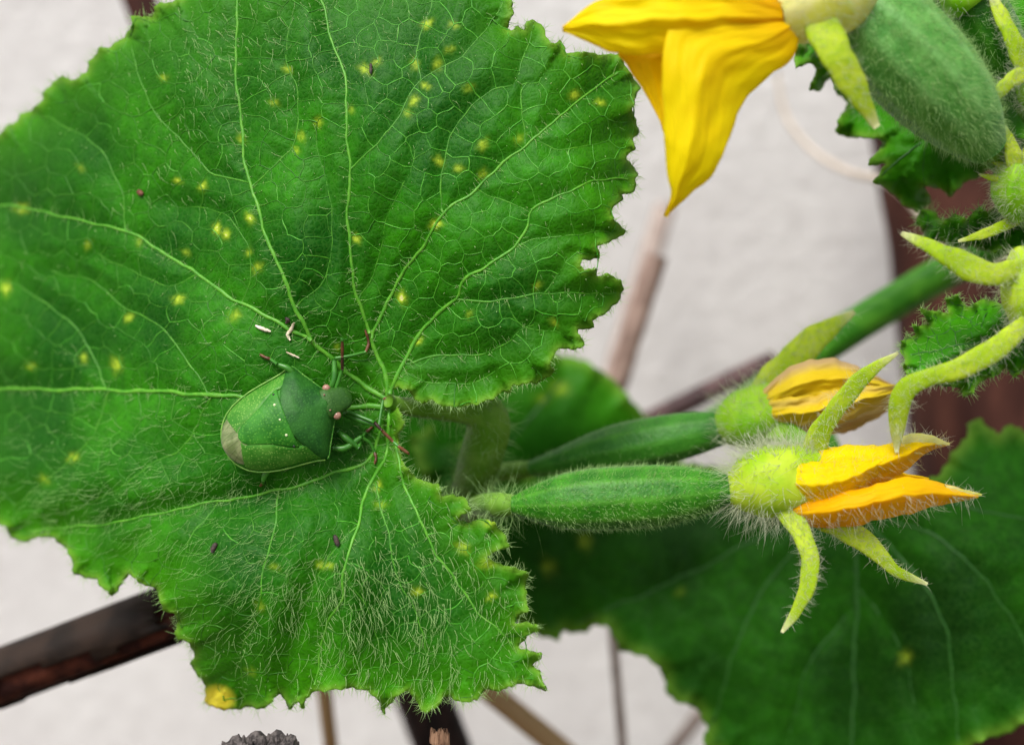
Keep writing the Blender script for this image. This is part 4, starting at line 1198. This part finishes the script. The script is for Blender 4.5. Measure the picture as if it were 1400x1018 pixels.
petal(f3, [(1070, 0, 110.0), (980, -40, 109.0), (880, -70, 110.0), (820, -80, 112.0)], [(1075, 20, 109.4), (990, 8, 107.8), (900, -10, 108.0), (822, -78, 112.0)], PE, bulge=.8, ridge=.3, wav=.25, seed=45, deep=lambda w, u: np.clip(.9 - 1.6 * w, 0, 1))
S3 = []
for pts, wd, sd in (([(1120, 28, 108.8), (1142, 72, 108.0), (1168, 118, 108.6), (1199, 174, 110.0)], [46, 48, 48, 42, 34, 24, 10], 3),
                    ([(1150, -10, 110.0), (1190, -40, 111.0), (1230, -80, 113.0)], [40, 40, 20], 4)):
    _, a_, b_ = sepal(f3, pts, wd, SE, seed=sd, flat=.28)
    S3.append((a_, b_))
flower_hair(f3, [(cv3, ct3)] + S3, 2200, 76, -UPC * .2 + RIGHTC * .3, hl=(.3, 1.0), r=.018, mat='hair_pale')
hairs_on('hair_coat', cv3, ct3, 200, f3, M['hair'], (1.0, 2.4), .018, lean=-UPC + RIGHTC * .4, leanw=.6, seed=90)

# partly hidden hairy fruit behind it
f4, fv4, ft4 = fruit('small hairy green fruit tucked behind the large downy one', [(1318, -40, 119), (1335, 10, 119), (1362, 66, 120), (1398, 140, 122)], [26, 36, 40, 40, 36, 26, 16], M['fruit'], hair=1300, hl=(.5, 1.4), seed=9)
stalk('peduncle', [(1392, 130, 122), (1425, 190, 130), (1445, 260, 142), (1450, 318, 150)], [13, 12, 12, 12], M['stem_pale'], f4, n=30)
_, cv4, ct4 = calyx(f4, [(1312, -30, 118), (1320, -8, 117), (1332, 8, 117)], [30, 34, 33, 26], M['calyx_far'], seed=4)
flower_hair(f4, [(cv4, ct4)], 300, 77, -UPC * .5, hl=(.6, 1.8), r=.02)

# buds at the right-hand shoot tip
def bud(label, cal, rad, seps, mat, stem_pts, seed, nh=700, hl=(.4, 1.2)):
    q0 = P(*cal[0])
    q = resample(cal, 30); p = P(q[:, 0], q[:, 1], q[:, 2])
    r = np.interp(np.linspace(0, 1, 30), np.linspace(0, 1, len(rad)), rad) * KPX * q[:, 2] * .001
    v, t = tube(p, r, 24, fn=lambda w, a: 1 + .05 * np.cos(5 * a) + .02 * np.sin(9 * w + 2 * a))
    o = mesh_obj('flower_bud', v, t, mat, plant)
    o['label'] = label
    vt = [(v, t)]
    for i, (pts, wd) in enumerate(seps):
        _, a_, b_ = sepal(o, pts, wd, SE, seed=seed + i, flat=.45)
        vt.append((a_, b_))
    flower_hair(o, vt, int(nh * 2.2), seed, -RIGHTC * .2, hl=(.3, 1.1), r=.018, mat='hair_pale')
    stalk('pedicel', stem_pts, [8, 9, 10, 10], M['stem_pale'], o, n=24)
    return o
bud('pale bud with long curved lime sepals above the crinkled leaf', [(1396, 340, 116), (1402, 400, 115), (1404, 460, 116)], [12, 26, 30, 30, 22, 10],
    [([(1400, 366, 114), (1350, 374, 113), (1300, 352, 113), (1262, 332, 113.5), (1232, 319, 114)], [26, 32, 34, 36, 32, 24, 16, 6]),
     ([(1404, 440, 114), (1370, 470, 113), (1320, 500, 112.6), (1270, 516, 113), (1240, 530, 113.6), (1228, 565, 114.5), (1226, 618, 116)], [24, 32, 32, 30, 28, 26, 30, 28, 20, 5])],
    M['calyx'], [(1404, 450, 116), (1440, 440, 122), (1470, 380, 138), (1475, 330, 150)], 81, 1300)
bud('small lime bud with short pointed sepals above the curved sepals', [(1392, 300, 119), (1388, 262, 118), (1390, 228, 118)], [14, 24, 30, 30, 24],
    [([(1390, 236, 117), (1384, 205, 116.5), (1373, 172, 117)], [26, 24, 18, 5]), ([(1386, 236, 118), (1362, 222, 118), (1344, 209, 118.5)], [12, 11, 8, 3]), ([(1384, 246, 117.5), (1356, 243, 117.5), (1338, 238, 118)], [14, 12, 8, 3]),
     ([(1390, 300, 119), (1350, 318, 118), (1310, 330, 118.5)], [16, 16, 12, 4]), ([(1396, 232, 118), (1412, 200, 118), (1420, 170, 119)], [24, 22, 16, 5])],
    M['calyx_far'], [(1392, 298, 119), (1410, 310, 126), (1430, 320, 140), (1440, 322, 150)], 82, 900)
bud('bright green bud with slender sepals beside the hairy fruit', [(1412, 150, 116), (1410, 118, 115.5), (1408, 88, 116)], [10, 18, 20, 18, 12],
    [([(1402, 100, 115), (1388, 60, 114.5), (1372, 28, 115), (1356, -6, 116)], [26, 26, 24, 20, 12]), ([(1404, 100, 115), (1385, 108, 114), (1368, 124, 114), (1351, 142, 114.6)], [20, 22, 20, 16, 5])],
    M['calyx_far'], [(1412, 146, 116), (1440, 200, 124), (1450, 270, 140), (1450, 320, 150)], 83, 600)
stalk('petiole', [(1430, 310, 126), (1450, 315, 138), (1460, 322, 150)], [8, 9, 10], M['stem'], leafF, n=20)

# dry pale tendril looping in front of the wall
td, _, _ = stalk('tendril', [(1062, 100, 205), (1075, 160, 204), (1110, 205, 200), (1160, 235, 190), (1215, 252, 162), (1262, 300, 157), (1290, 360, 155)], [3, 4, 4, 5, 6, 7, 7], M['twig_pale'], plant)
td['label'] = 'dry tan tendril curling from the stem in front of the wall'

# ------------------------------------------------------------------ shield bug
def mat_bug(name, a, b, dots, rough=.38, coat=.0, sheen=.2):
    m, nt, out = new_mat(name)
    k = ramp_mix(nt, map_range(nt, noise(nt, 500, 4), .35, .65), a, b)
    vo = nt.nodes.new('ShaderNodeTexVoronoi'); vo.inputs['Scale'].default_value = 4200
    tc = nt.nodes.new('ShaderNodeTexCoord'); nt.links.new(tc.outputs['Object'], vo.inputs['Vector'])
    k = ramp_mix(nt, map_range(nt, vo.outputs['Distance'], .08, .4, .8, 0), k, dots)
    finish(nt, out, k, float(rough), .0, None, sheen, .25, vo.outputs['Distance'], .00003, .6, coat=coat)
    return m
M['bug'] = mat_bug('bug_green', (.014, .13, .006), (.035, .21, .014), (.11, .34, .035), rough=.5, sheen=.0)
M['bug_wing'] = mat_bug('bug_wing_green', (.03, .17, .01), (.07, .25, .025), (.25, .46, .09), rough=.48, sheen=.0)
M['bug_fore'] = mat_bug('bug_fore_green', (.008, .07, .008), (.022, .125, .012), (.04, .18, .025), rough=.55, sheen=.0)
M['bug_head'] = mat_bug('bug_head_green', (.018, .075, .008), (.03, .105, .012), (.05, .14, .02), sheen=.0, rough=.5)
M['bug_rim'] = mat_plain('bug_rim_lime', (.11, .3, .03), (.2, .4, .06), 900, .4)
M['bug_eye'] = mat_plain('bug_eye_pink', (.26, .12, .085), (.4, .22, .16), 2500, .3)
M['bug_leg'] = mat_plain('bug_leg_green', (.025, .15, .01), (.05, .22, .02), 900, .35)
M['bug_brown'] = mat_plain('bug_segment_brown', (.08, .028, .01), (.16, .06, .022), 900, .4)
M['bug_dark'] = mat_plain('bug_segment_dark', (.03, .012, .008), (.06, .025, .014), 900, .4)
M['dot_black'] = mat_plain('dot_black', (.006, .008, .006), None, rough=.5)
M['dot_ivory'] = mat_plain('dot_ivory', (.62, .68, .4), None, rough=.5)
m, nt, out = new_mat('bug_membrane')
k = ramp_mix(nt, map_range(nt, noise(nt, 700, 4, (1, 5, 1)), .4, .6), (.15, .21, .07), (.27, .32, .14))
finish(nt, out, k, .3, .15, (.3, .34, .16), .1, .5, noise(nt, 900, 3, (1, 6, 1)), .00008, .8)
M['membrane'] = m
M['membrane_vein'] = mat_plain('bug_membrane_vein', (.2, .24, .1), (.26, .3, .14), 900, .4)

BU = unit(math.cos(math.radians(22.5)) * RIGHTC + math.sin(math.radians(22.5)) * UPC + VIEW * .05)   # tail -> head
BN = unit(-VIEW + RIGHTC * -.05 + UPC * .12)
BN = unit(BN - BU * (BN @ BU))
BV = np.cross(BN, BU)
tail_d = float(LA.depth([340], [600])[0]) - 1.4
B0 = P(307, 612, tail_d)
bug = empty('shield_bug', P(400, 580, float(LA.depth([400], [580])[0])), 'green shield bug with pink eyes sitting on the large flecked leaf', 'shield bug')

HW_U = np.array([0, .12, .4, .8, 1.4, 2.2, 3.1, 4.2, 5.5, 6.8, 7.8, 8.5, 8.9, 9.15, 9.6, 10.2, 10.8, 11.1])
HW_V = np.array([.35, 1.1, 1.75, 2.35, 2.95, 3.45, 3.8, 4.1, 4.3, 4.45, 4.62, 4.82, 4.86, 4.6, 3.75, 2.75, 1.75, 1.5])
HT_U = np.array([0, .5, 1.5, 3, 5, 6.6, 8, 9, 10, 11.1, 12])
HT_H = np.array([1.0, 1.35, 1.75, 2.15, 2.5, 2.65, 2.5, 2.15, 1.68, 1.25, 1.0])
def hw(u): return np.interp(u, HW_U, HW_V)
def ht(u): return np.interp(u, HT_U, HT_H)
def body_z(u, v):
    s = np.clip(np.abs(v) / np.maximum(hw(u), .01), 0, 1)
    return ht(u) * (1 - s ** 2.3) ** .75 + .25 * (1 - s)
def BP(u, v, z):
    return B0 + .001 * (np.asarray(u)[..., None] * BU + np.asarray(v)[..., None] * BV + np.asarray(z)[..., None] * BN)

def grid_tris(n, m):
    i, j = np.meshgrid(np.arange(n - 1), np.arange(m - 1), indexing='ij')
    i, j = i.ravel(), j.ravel()
    a, b, c, d = i * m + j, (i + 1) * m + j, (i + 1) * m + j + 1, i * m + j + 1
    return np.vstack([np.stack([a, b, c], 1), np.stack([a, c, d], 1)])

def bug_patch(name, us, lo, hi, lift, mat, m=33, thick=.18, parent=bug, edge_drop=0.0):
    """patch of the back between lateral lines lo(u), hi(u)"""
    n = len(us)
    s = np.linspace(0, 1, m)[None]
    U = np.repeat(us[:, None], m, 1)
    Vv = lo(us)[:, None] * (1 - s) + hi(us)[:, None] * s
    ed = np.minimum(np.minimum(s, 1 - s) * 6, 1)
    Z = body_z(U, Vv) + lift * (ed * (1 - edge_drop) + edge_drop)
    f = BP(U, Vv, Z).reshape(-1, 3)
    tr = grid_tris(n, m)
    nn = vnormals(f, tr)
    if (nn @ BN).mean() < 0:
        tr = tr[:, ::-1]; nn = -nn
    v, t = shell(f, tr, nn, thick * .001)
    return mesh_obj(name, v, t, mat, parent)

# underside and abdomen
us = np.linspace(0, 11, 60)
an = np.linspace(0, 2 * math.pi, 40, endpoint=False)
U = np.repeat(us[:, None], 40, 1)
Vv = hw(us)[:, None] * np.cos(an)[None] * .985
top = np.sin(an)[None] > 0
Z = np.where(top, body_z(U, Vv) - .12, -1.3 * np.abs(np.sin(an)[None]) ** .8 * (ht(us)[:, None] / 2.6))
f = BP(U, Vv, Z).reshape(-1, 3)
i, j = np.meshgrid(np.arange(59), np.arange(40), indexing='ij'); i = i.ravel(); j = j.ravel(); j2 = (j + 1) % 40
tr = np.vstack([np.stack([i * 40 + j, (i + 1) * 40 + j, (i + 1) * 40 + j2], 1), np.stack([i * 40 + j, (i + 1) * 40 + j2, i * 40 + j2], 1)])
mesh_obj('abdomen', f, tr, M['bug'], bug)

# pale rim along the abdomen
for sg in (1, -1):
    u = np.concatenate([np.linspace(8.6, .4, 50), np.linspace(.33, 0, 10)])
    v_ = sg * (hw(u) + .02); v_[-1] = 0
    pth = BP(u, v_, np.full(len(u), .18))
    tv, tt = tube(pth, np.full(len(u), .00008), 8)
    mesh_obj('abdomen_rim', tv, tt, M['bug_rim'], bug)
# fore wings: leathery corium left and right of the scutellum
def scut(u): return np.interp(u, [1.95, 2.05, 2.25, 2.7, 3.6, 4.8, 6.2, 6.9], [.05, .45, .75, 1.0, 1.35, 1.85, 2.75, 3.05])
for sg in (1, -1):
    uu = np.linspace(1.35, 8.4, 44)
    a = lambda u, sg=sg: sg * np.where(u < 2.05, np.interp(u, [1.35, 2.05], [2.3, .05]), np.minimum(scut(u) - .1, hw(u) * .9))
    b = lambda u, sg=sg: sg * hw(u) * .955
    w = bug_patch('fore_wing', uu, a, b, .10, M['bug_wing'])
    tag(w, 'fore wing with pale green stippling')
# glassy membrane at the tail
uu = np.linspace(.1, 2.5, 26)
mb = bug_patch('wing_membrane', uu, lambda u: -hw(u) * np.interp(u, [0, 1.3, 2.5], [.88, .84, .35]), lambda u: hw(u) * np.interp(u, [0, 1.3, 2.5], [.88, .84, .35]), .045, M['membrane'])
mb['label'] = 'pale brownish translucent wing tip'
for k in range(7):
    a = (k - 3) * .42
    u = np.linspace(2.0, .35, 12); v_ = a + (a * .8) * (2 - u) / 2 + .3
    tv, tt = tube(BP(u, v_, body_z(u, v_) + .055), np.full(12, .00002), 5)
    mesh_obj('membrane_vein', tv, tt, M['membrane_vein'], mb)
# scutellum
uu = np.linspace(1.95, 6.95, 40)
sc_o = bug_patch('scutellum', uu, lambda u: -scut(u), scut, .1, M['bug'], edge_drop=.5, thick=.1)
# pronotum
pr_rear = lambda v: 6.75 + .35 * (np.abs(v) / 4.8) ** 2 * 5
n, mm = 36, 49
s = np.linspace(-1, 1, mm)[None]; w = np.linspace(0, 1, n)[:, None]
U = (6.7 + 1.75 * np.abs(s) ** 2.2) * (1 - w) + (10.95 - .0 * s) * w
U = U + 0 * s
Vv = s * hw(U)
# straight shoulder line: keep lateral lines on the outline
Z = body_z(U, Vv * .985) + .10 * np.minimum((1 - np.abs(s)) * 8, 1) * np.minimum(w * 10 + .3, 1)
f = BP(U, Vv, Z).reshape(-1, 3)
tr = grid_tris(n, mm); nn = vnormals(f, tr)
if (nn @ BN).mean() < 0: tr = tr[:, ::-1]; nn = -nn
v, t = shell(f, tr, nn, .0002)
pn = mesh_obj('pronotum', v, t, M['bug_fore'], bug)
for sg in (1, -1):
    u = np.linspace(8.85, 10.9, 20)
    tv, tt = tube(BP(u, sg * hw(u), np.full(20, .3)), np.full(20, .00008), 6)
    mesh_obj('pronotum_rim', tv, tt, M['bug_wing'], pn)
# head: blunt shield shape
n, ns = 26, 28
uu = np.linspace(10.6, 13.25, n)
hwid = np.interp(uu, [10.6, 11.1, 11.5, 12.1, 12.7, 13.05, 13.25], [1.5, 1.55, 1.42, 1.24, 1.08, .8, .2])
hth = np.interp(uu, [10.6, 11.3, 12.2, 12.9, 13.25], [.75, .78, .62, .42, .1])
zc = np.interp(uu, [10.6, 13.25], [.95, .35])
pth = BP(uu, np.zeros(n), zc)
a = np.arange(ns) * 2 * math.pi / ns
v = pth[:, None] + .001 * (hwid[:, None, None] * np.cos(a)[None, :, None] * BV + hth[:, None, None] * (np.sign(np.sin(a)) * np.abs(np.sin(a)) ** .8)[None, :, None] * BN)
v = np.vstack([v.reshape(-1, 3), pth[:1], pth[-1:]])
i, j = np.meshgrid(np.arange(n - 1), np.arange(ns), indexing='ij'); i = i.ravel(); j = j.ravel(); j2 = (j + 1) % ns
tr = np.vstack([np.stack([i * ns + j, (i + 1) * ns + j, (i + 1) * ns + j2], 1), np.stack([i * ns + j, (i + 1) * ns + j2, i * ns + j2], 1)])
jj = np.arange(ns); tr = np.vstack([tr, np.stack([np.full(ns, len(v) - 1), (n - 1) * ns + (jj + 1) % ns, (n - 1) * ns + jj], 1), np.stack([np.full(ns, len(v) - 2), jj, (jj + 1) % ns], 1)])
hd = mesh_obj('head', v, tr, M['bug_head'], bug)

def ball(c, rx, mat, name, parent, sq=1.0, seg=14):
    th = np.linspace(0.05, math.pi - .05, seg); ph = np.linspace(0, 2 * math.pi, seg * 2, endpoint=False)
    q = np.stack([np.outer(np.sin(th), np.cos(ph)), np.outer(np.sin(th), np.sin(ph)), np.outer(np.cos(th), np.ones_like(ph)) * sq], -1)
    v = c + rx * .001 * (q[..., :1] * BU + q[..., 1:2] * BV + q[..., 2:] * BN)
    m_ = seg * 2
    v = v.reshape(-1, 3)
    i, j = np.meshgrid(np.arange(seg - 1), np.arange(m_), indexing='ij'); i = i.ravel(); j = j.ravel(); j2 = (j + 1) % m_
    tr = np.vstack([np.stack([i * m_ + j, (i + 1) * m_ + j, (i + 1) * m_ + j2], 1), np.stack([i * m_ + j, (i + 1) * m_ + j2, i * m_ + j2], 1)])
    k = len(v); v = np.vstack([v, v[:m_].mean(0), v[-m_:].mean(0)])
    jj = np.arange(m_)
    tr = np.vstack([tr, np.stack([np.full(m_, k), jj, (jj + 1) % m_], 1), np.stack([np.full(m_, k + 1), k - m_ + (jj + 1) % m_, k - m_ + jj], 1)])
    return mesh_obj(name, v, tr, mat, parent)
for sg in (1, -1):
    ball(BP(np.array(11.3), np.array(sg * 1.42), np.array(.95)), .40, M['bug_eye'], 'eye', hd, .9)
    ball(BP(np.array(10.95), np.array(sg * .8), np.array(1.62)), .09, M['bug_eye'], 'ocellus', hd)
for vv, mt in ((-1.55, 'dot_ivory'), (0, 'dot_ivory'), (1.55, 'dot_ivory'), (-2.75, 'dot_black'), (2.6, 'dot_black')):
    uq = 6.35 if mt == 'dot_ivory' else 6.55
    ball(BP(np.array(uq), np.array(vv), body_z(np.array(uq), np.array(vv)) + .09), .10 if vv == 0 else .13 if mt == 'dot_ivory' else .11, M[mt], 'pale_spot' if mt == 'dot_ivory' else 'black_spot', sc_o, .5)

def leg_part(name, pts, r, mat, parent, n=16, ns=10):
    q = resample(pts, n)
    p = P(q[:, 0], q[:, 1], q[:, 2])
    rr = np.interp(np.linspace(0, 1, n), np.linspace(0, 1, len(r)), r) * .001
    v, t = tube(p, rr, ns)
    return mesh_obj(name, v, t, mat, parent)
def LD_(x, y, up=.15): return (x, y, float(LA.depth([x], [y])[0]) - up)
def leg(femur, tibia, tarsus):
    fo = leg_part('leg', femur, [.26, .34, .3, .22], M['bug_leg'], bug)
    ti = leg_part('tibia', tibia, [.2, .16, .15], M['bug_leg'], fo)
    leg_part('tarsus', tarsus, [.14, .17, .12, .15, .07], M['bug_brown'], fo)
    return fo
hd_ = lambda x, y, up: LD_(x, y, up)
# middle leg above the head, front leg reaching the stalk notch, others at the lower side
leg([LD_(440, 545, 1.0), LD_(456, 522, 1.6), LD_(457, 490, 1.3)], [LD_(457, 490, 1.3), LD_(480, 486, .9), LD_(500, 481, .4)], [LD_(500, 481, .4), LD_(504, 468, .25), LD_(499, 450, .15)])
leg([LD_(470, 565, 1.0), LD_(495, 575, 1.5), LD_(518, 582, 1.4)], [LD_(518, 582, 1.4), LD_(521, 562, 1.0), LD_(524, 546, .5)], [LD_(524, 546, .5), LD_(530, 544, .35), LD_(540, 545, .15)])
leg([LD_(462, 590, .9), LD_(475, 600, 1.4), LD_(490, 612, 1.3)], [LD_(490, 612, 1.3), LD_(494, 600, .8), LD_(500, 590, .3)], [LD_(500, 590, .3), LD_(506, 586, .2), LD_(511, 580, .15)])
leg([LD_(455, 612, .9), LD_(472, 612, 1.3), LD_(494, 597, 1.2)], [LD_(494, 597, 1.2), LD_(506, 606, .8), LD_(512, 618, .3)], [LD_(512, 618, .3), LD_(514, 626, .2), LD_(512, 634, .15)])
leg([LD_(405, 520, .8), LD_(396, 505, 1.2), LD_(380, 498, 1.0)], [LD_(380, 498, 1.0), LD_(374, 494, .6), LD_(370, 491, .3)], [LD_(370, 491, .3), LD_(362, 488, .25), LD_(355, 484, .15)])
leg([LD_(370, 635, .8), LD_(362, 650, 1.1), LD_(360, 656, 1.0)], [LD_(360, 656, 1.0), LD_(360, 660, .5), LD_(359, 660, .3)], [LD_(359, 660, .3), LD_(357, 663, .2), LD_(355, 664, .1)])
# antennae: green base, banded brown and orange
def antenna(pts):
    o = leg_part('antenna', pts[0:2] if len(pts[0]) == 0 else [pts[0], pts[1]], [.2, .18], M['bug_leg'], bug, n=10)
    mats = ['bug_dark', 'bug_brown', 'bug_leg', 'bug_brown']
    for k in range(1, len(pts) - 1):
        leg_part('antenna_segment', [pts[k], pts[k + 1]], [.14, .17, .17, .12], M[mats[(k - 1) % 4]], o, n=8)
antenna([LD_(474, 562, 1.6), LD_(512, 577, 2.0), LD_(522, 588, 1.9), LD_(538, 604, 1.6), LD_(545, 610, 1.5), LD_(559, 620, 1.3)])
antenna([LD_(458, 535, 1.8), LD_(468, 505, 2.4), LD_(468, 488, 2.4), LD_(468, 466, 2.2), LD_(467, 462, 2.2)])

# ------------------------------------------------------------------ crumbs lying on the leaf
M['flake'] = mat_plain('dry_flake', (.62, .5, .34), (.75, .66, .5), 2000, .6)
M['flake_white'] = mat_plain('dry_flake_white', (.8, .74, .62), (.7, .6, .46), 2000, .6)
M['frass'] = mat_plain('frass_dark', (.02, .015, .012), (.07, .04, .035), 2500, .7, bdist=.0001)
M['frass_red'] = mat_plain('frass_red', (.10, .03, .012), (.17, .06, .03), 2500, .7)
def crumb(name, label, cat, pts, r_px, mat, seed, up=.25):
    q = resample([LD_(x, y, up) for x, y in pts], 14)
    p = P(q[:, 0], q[:, 1], q[:, 2])
    w = np.linspace(0, 1, 14)
    r = px2m(r_px, 120) * (.35 + .65 * np.sin(np.pi * np.clip(w, .04, .96)) ** .5)
    rg = np.random.default_rng(seed)
    k = rg.uniform(.7, 1.3, (14, 8))
    v, t = tube(p, r, 8, flat=.6, fn=lambda w, a: k)
    return tag(mesh_obj(name, v, t, mat), label, cat)
crumb('dry_flake', 'straight white dry fragment lying on the leaf beside the forked vein', 'plant debris', [(349, 445), (358, 449), (370, 453)], 2.4, M['flake_white'], 1)
crumb('dry_flake', 'curled tan dry fragment lying across the forked vein', 'plant debris', [(402, 441), (398, 450), (393, 458), (397, 465)], 2.4, M['flake'], 2)
crumb('dry_flake', 'thin pale thread of debris lying just above the bug', 'plant debris', [(391, 481), (400, 485), (409, 489)], 1.3, M['flake'], 3)
crumb('frass_speck', 'round red-brown speck on the upper left of the flecked leaf', 'speck', [(188, 261), (191, 263), (195, 266)], 4.2, M['frass_red'], 4)
crumb('frass_speck', 'narrow dark speck beside a yellow fleck near the leaf top', 'speck', [(507, 87), (507, 94), (507, 101)], 2.2, M['frass'], 5)
crumb('frass_speck', 'oval ribbed dark speck below the bug on the lower lobe', 'speck', [(457, 731), (460, 738), (462, 746)], 3.6, M['frass'], 6)
crumb('frass_speck', 'smudged black speck on the downy lower part of the leaf', 'speck', [(296, 742), (292, 748), (290, 755)], 3.6, M['frass'], 7)
crumb('frass_speck', 'black crumb beside the curled tan fragment', 'speck', [(390, 434), (394, 438), (391, 442)], 2.6, M['frass'], 8)
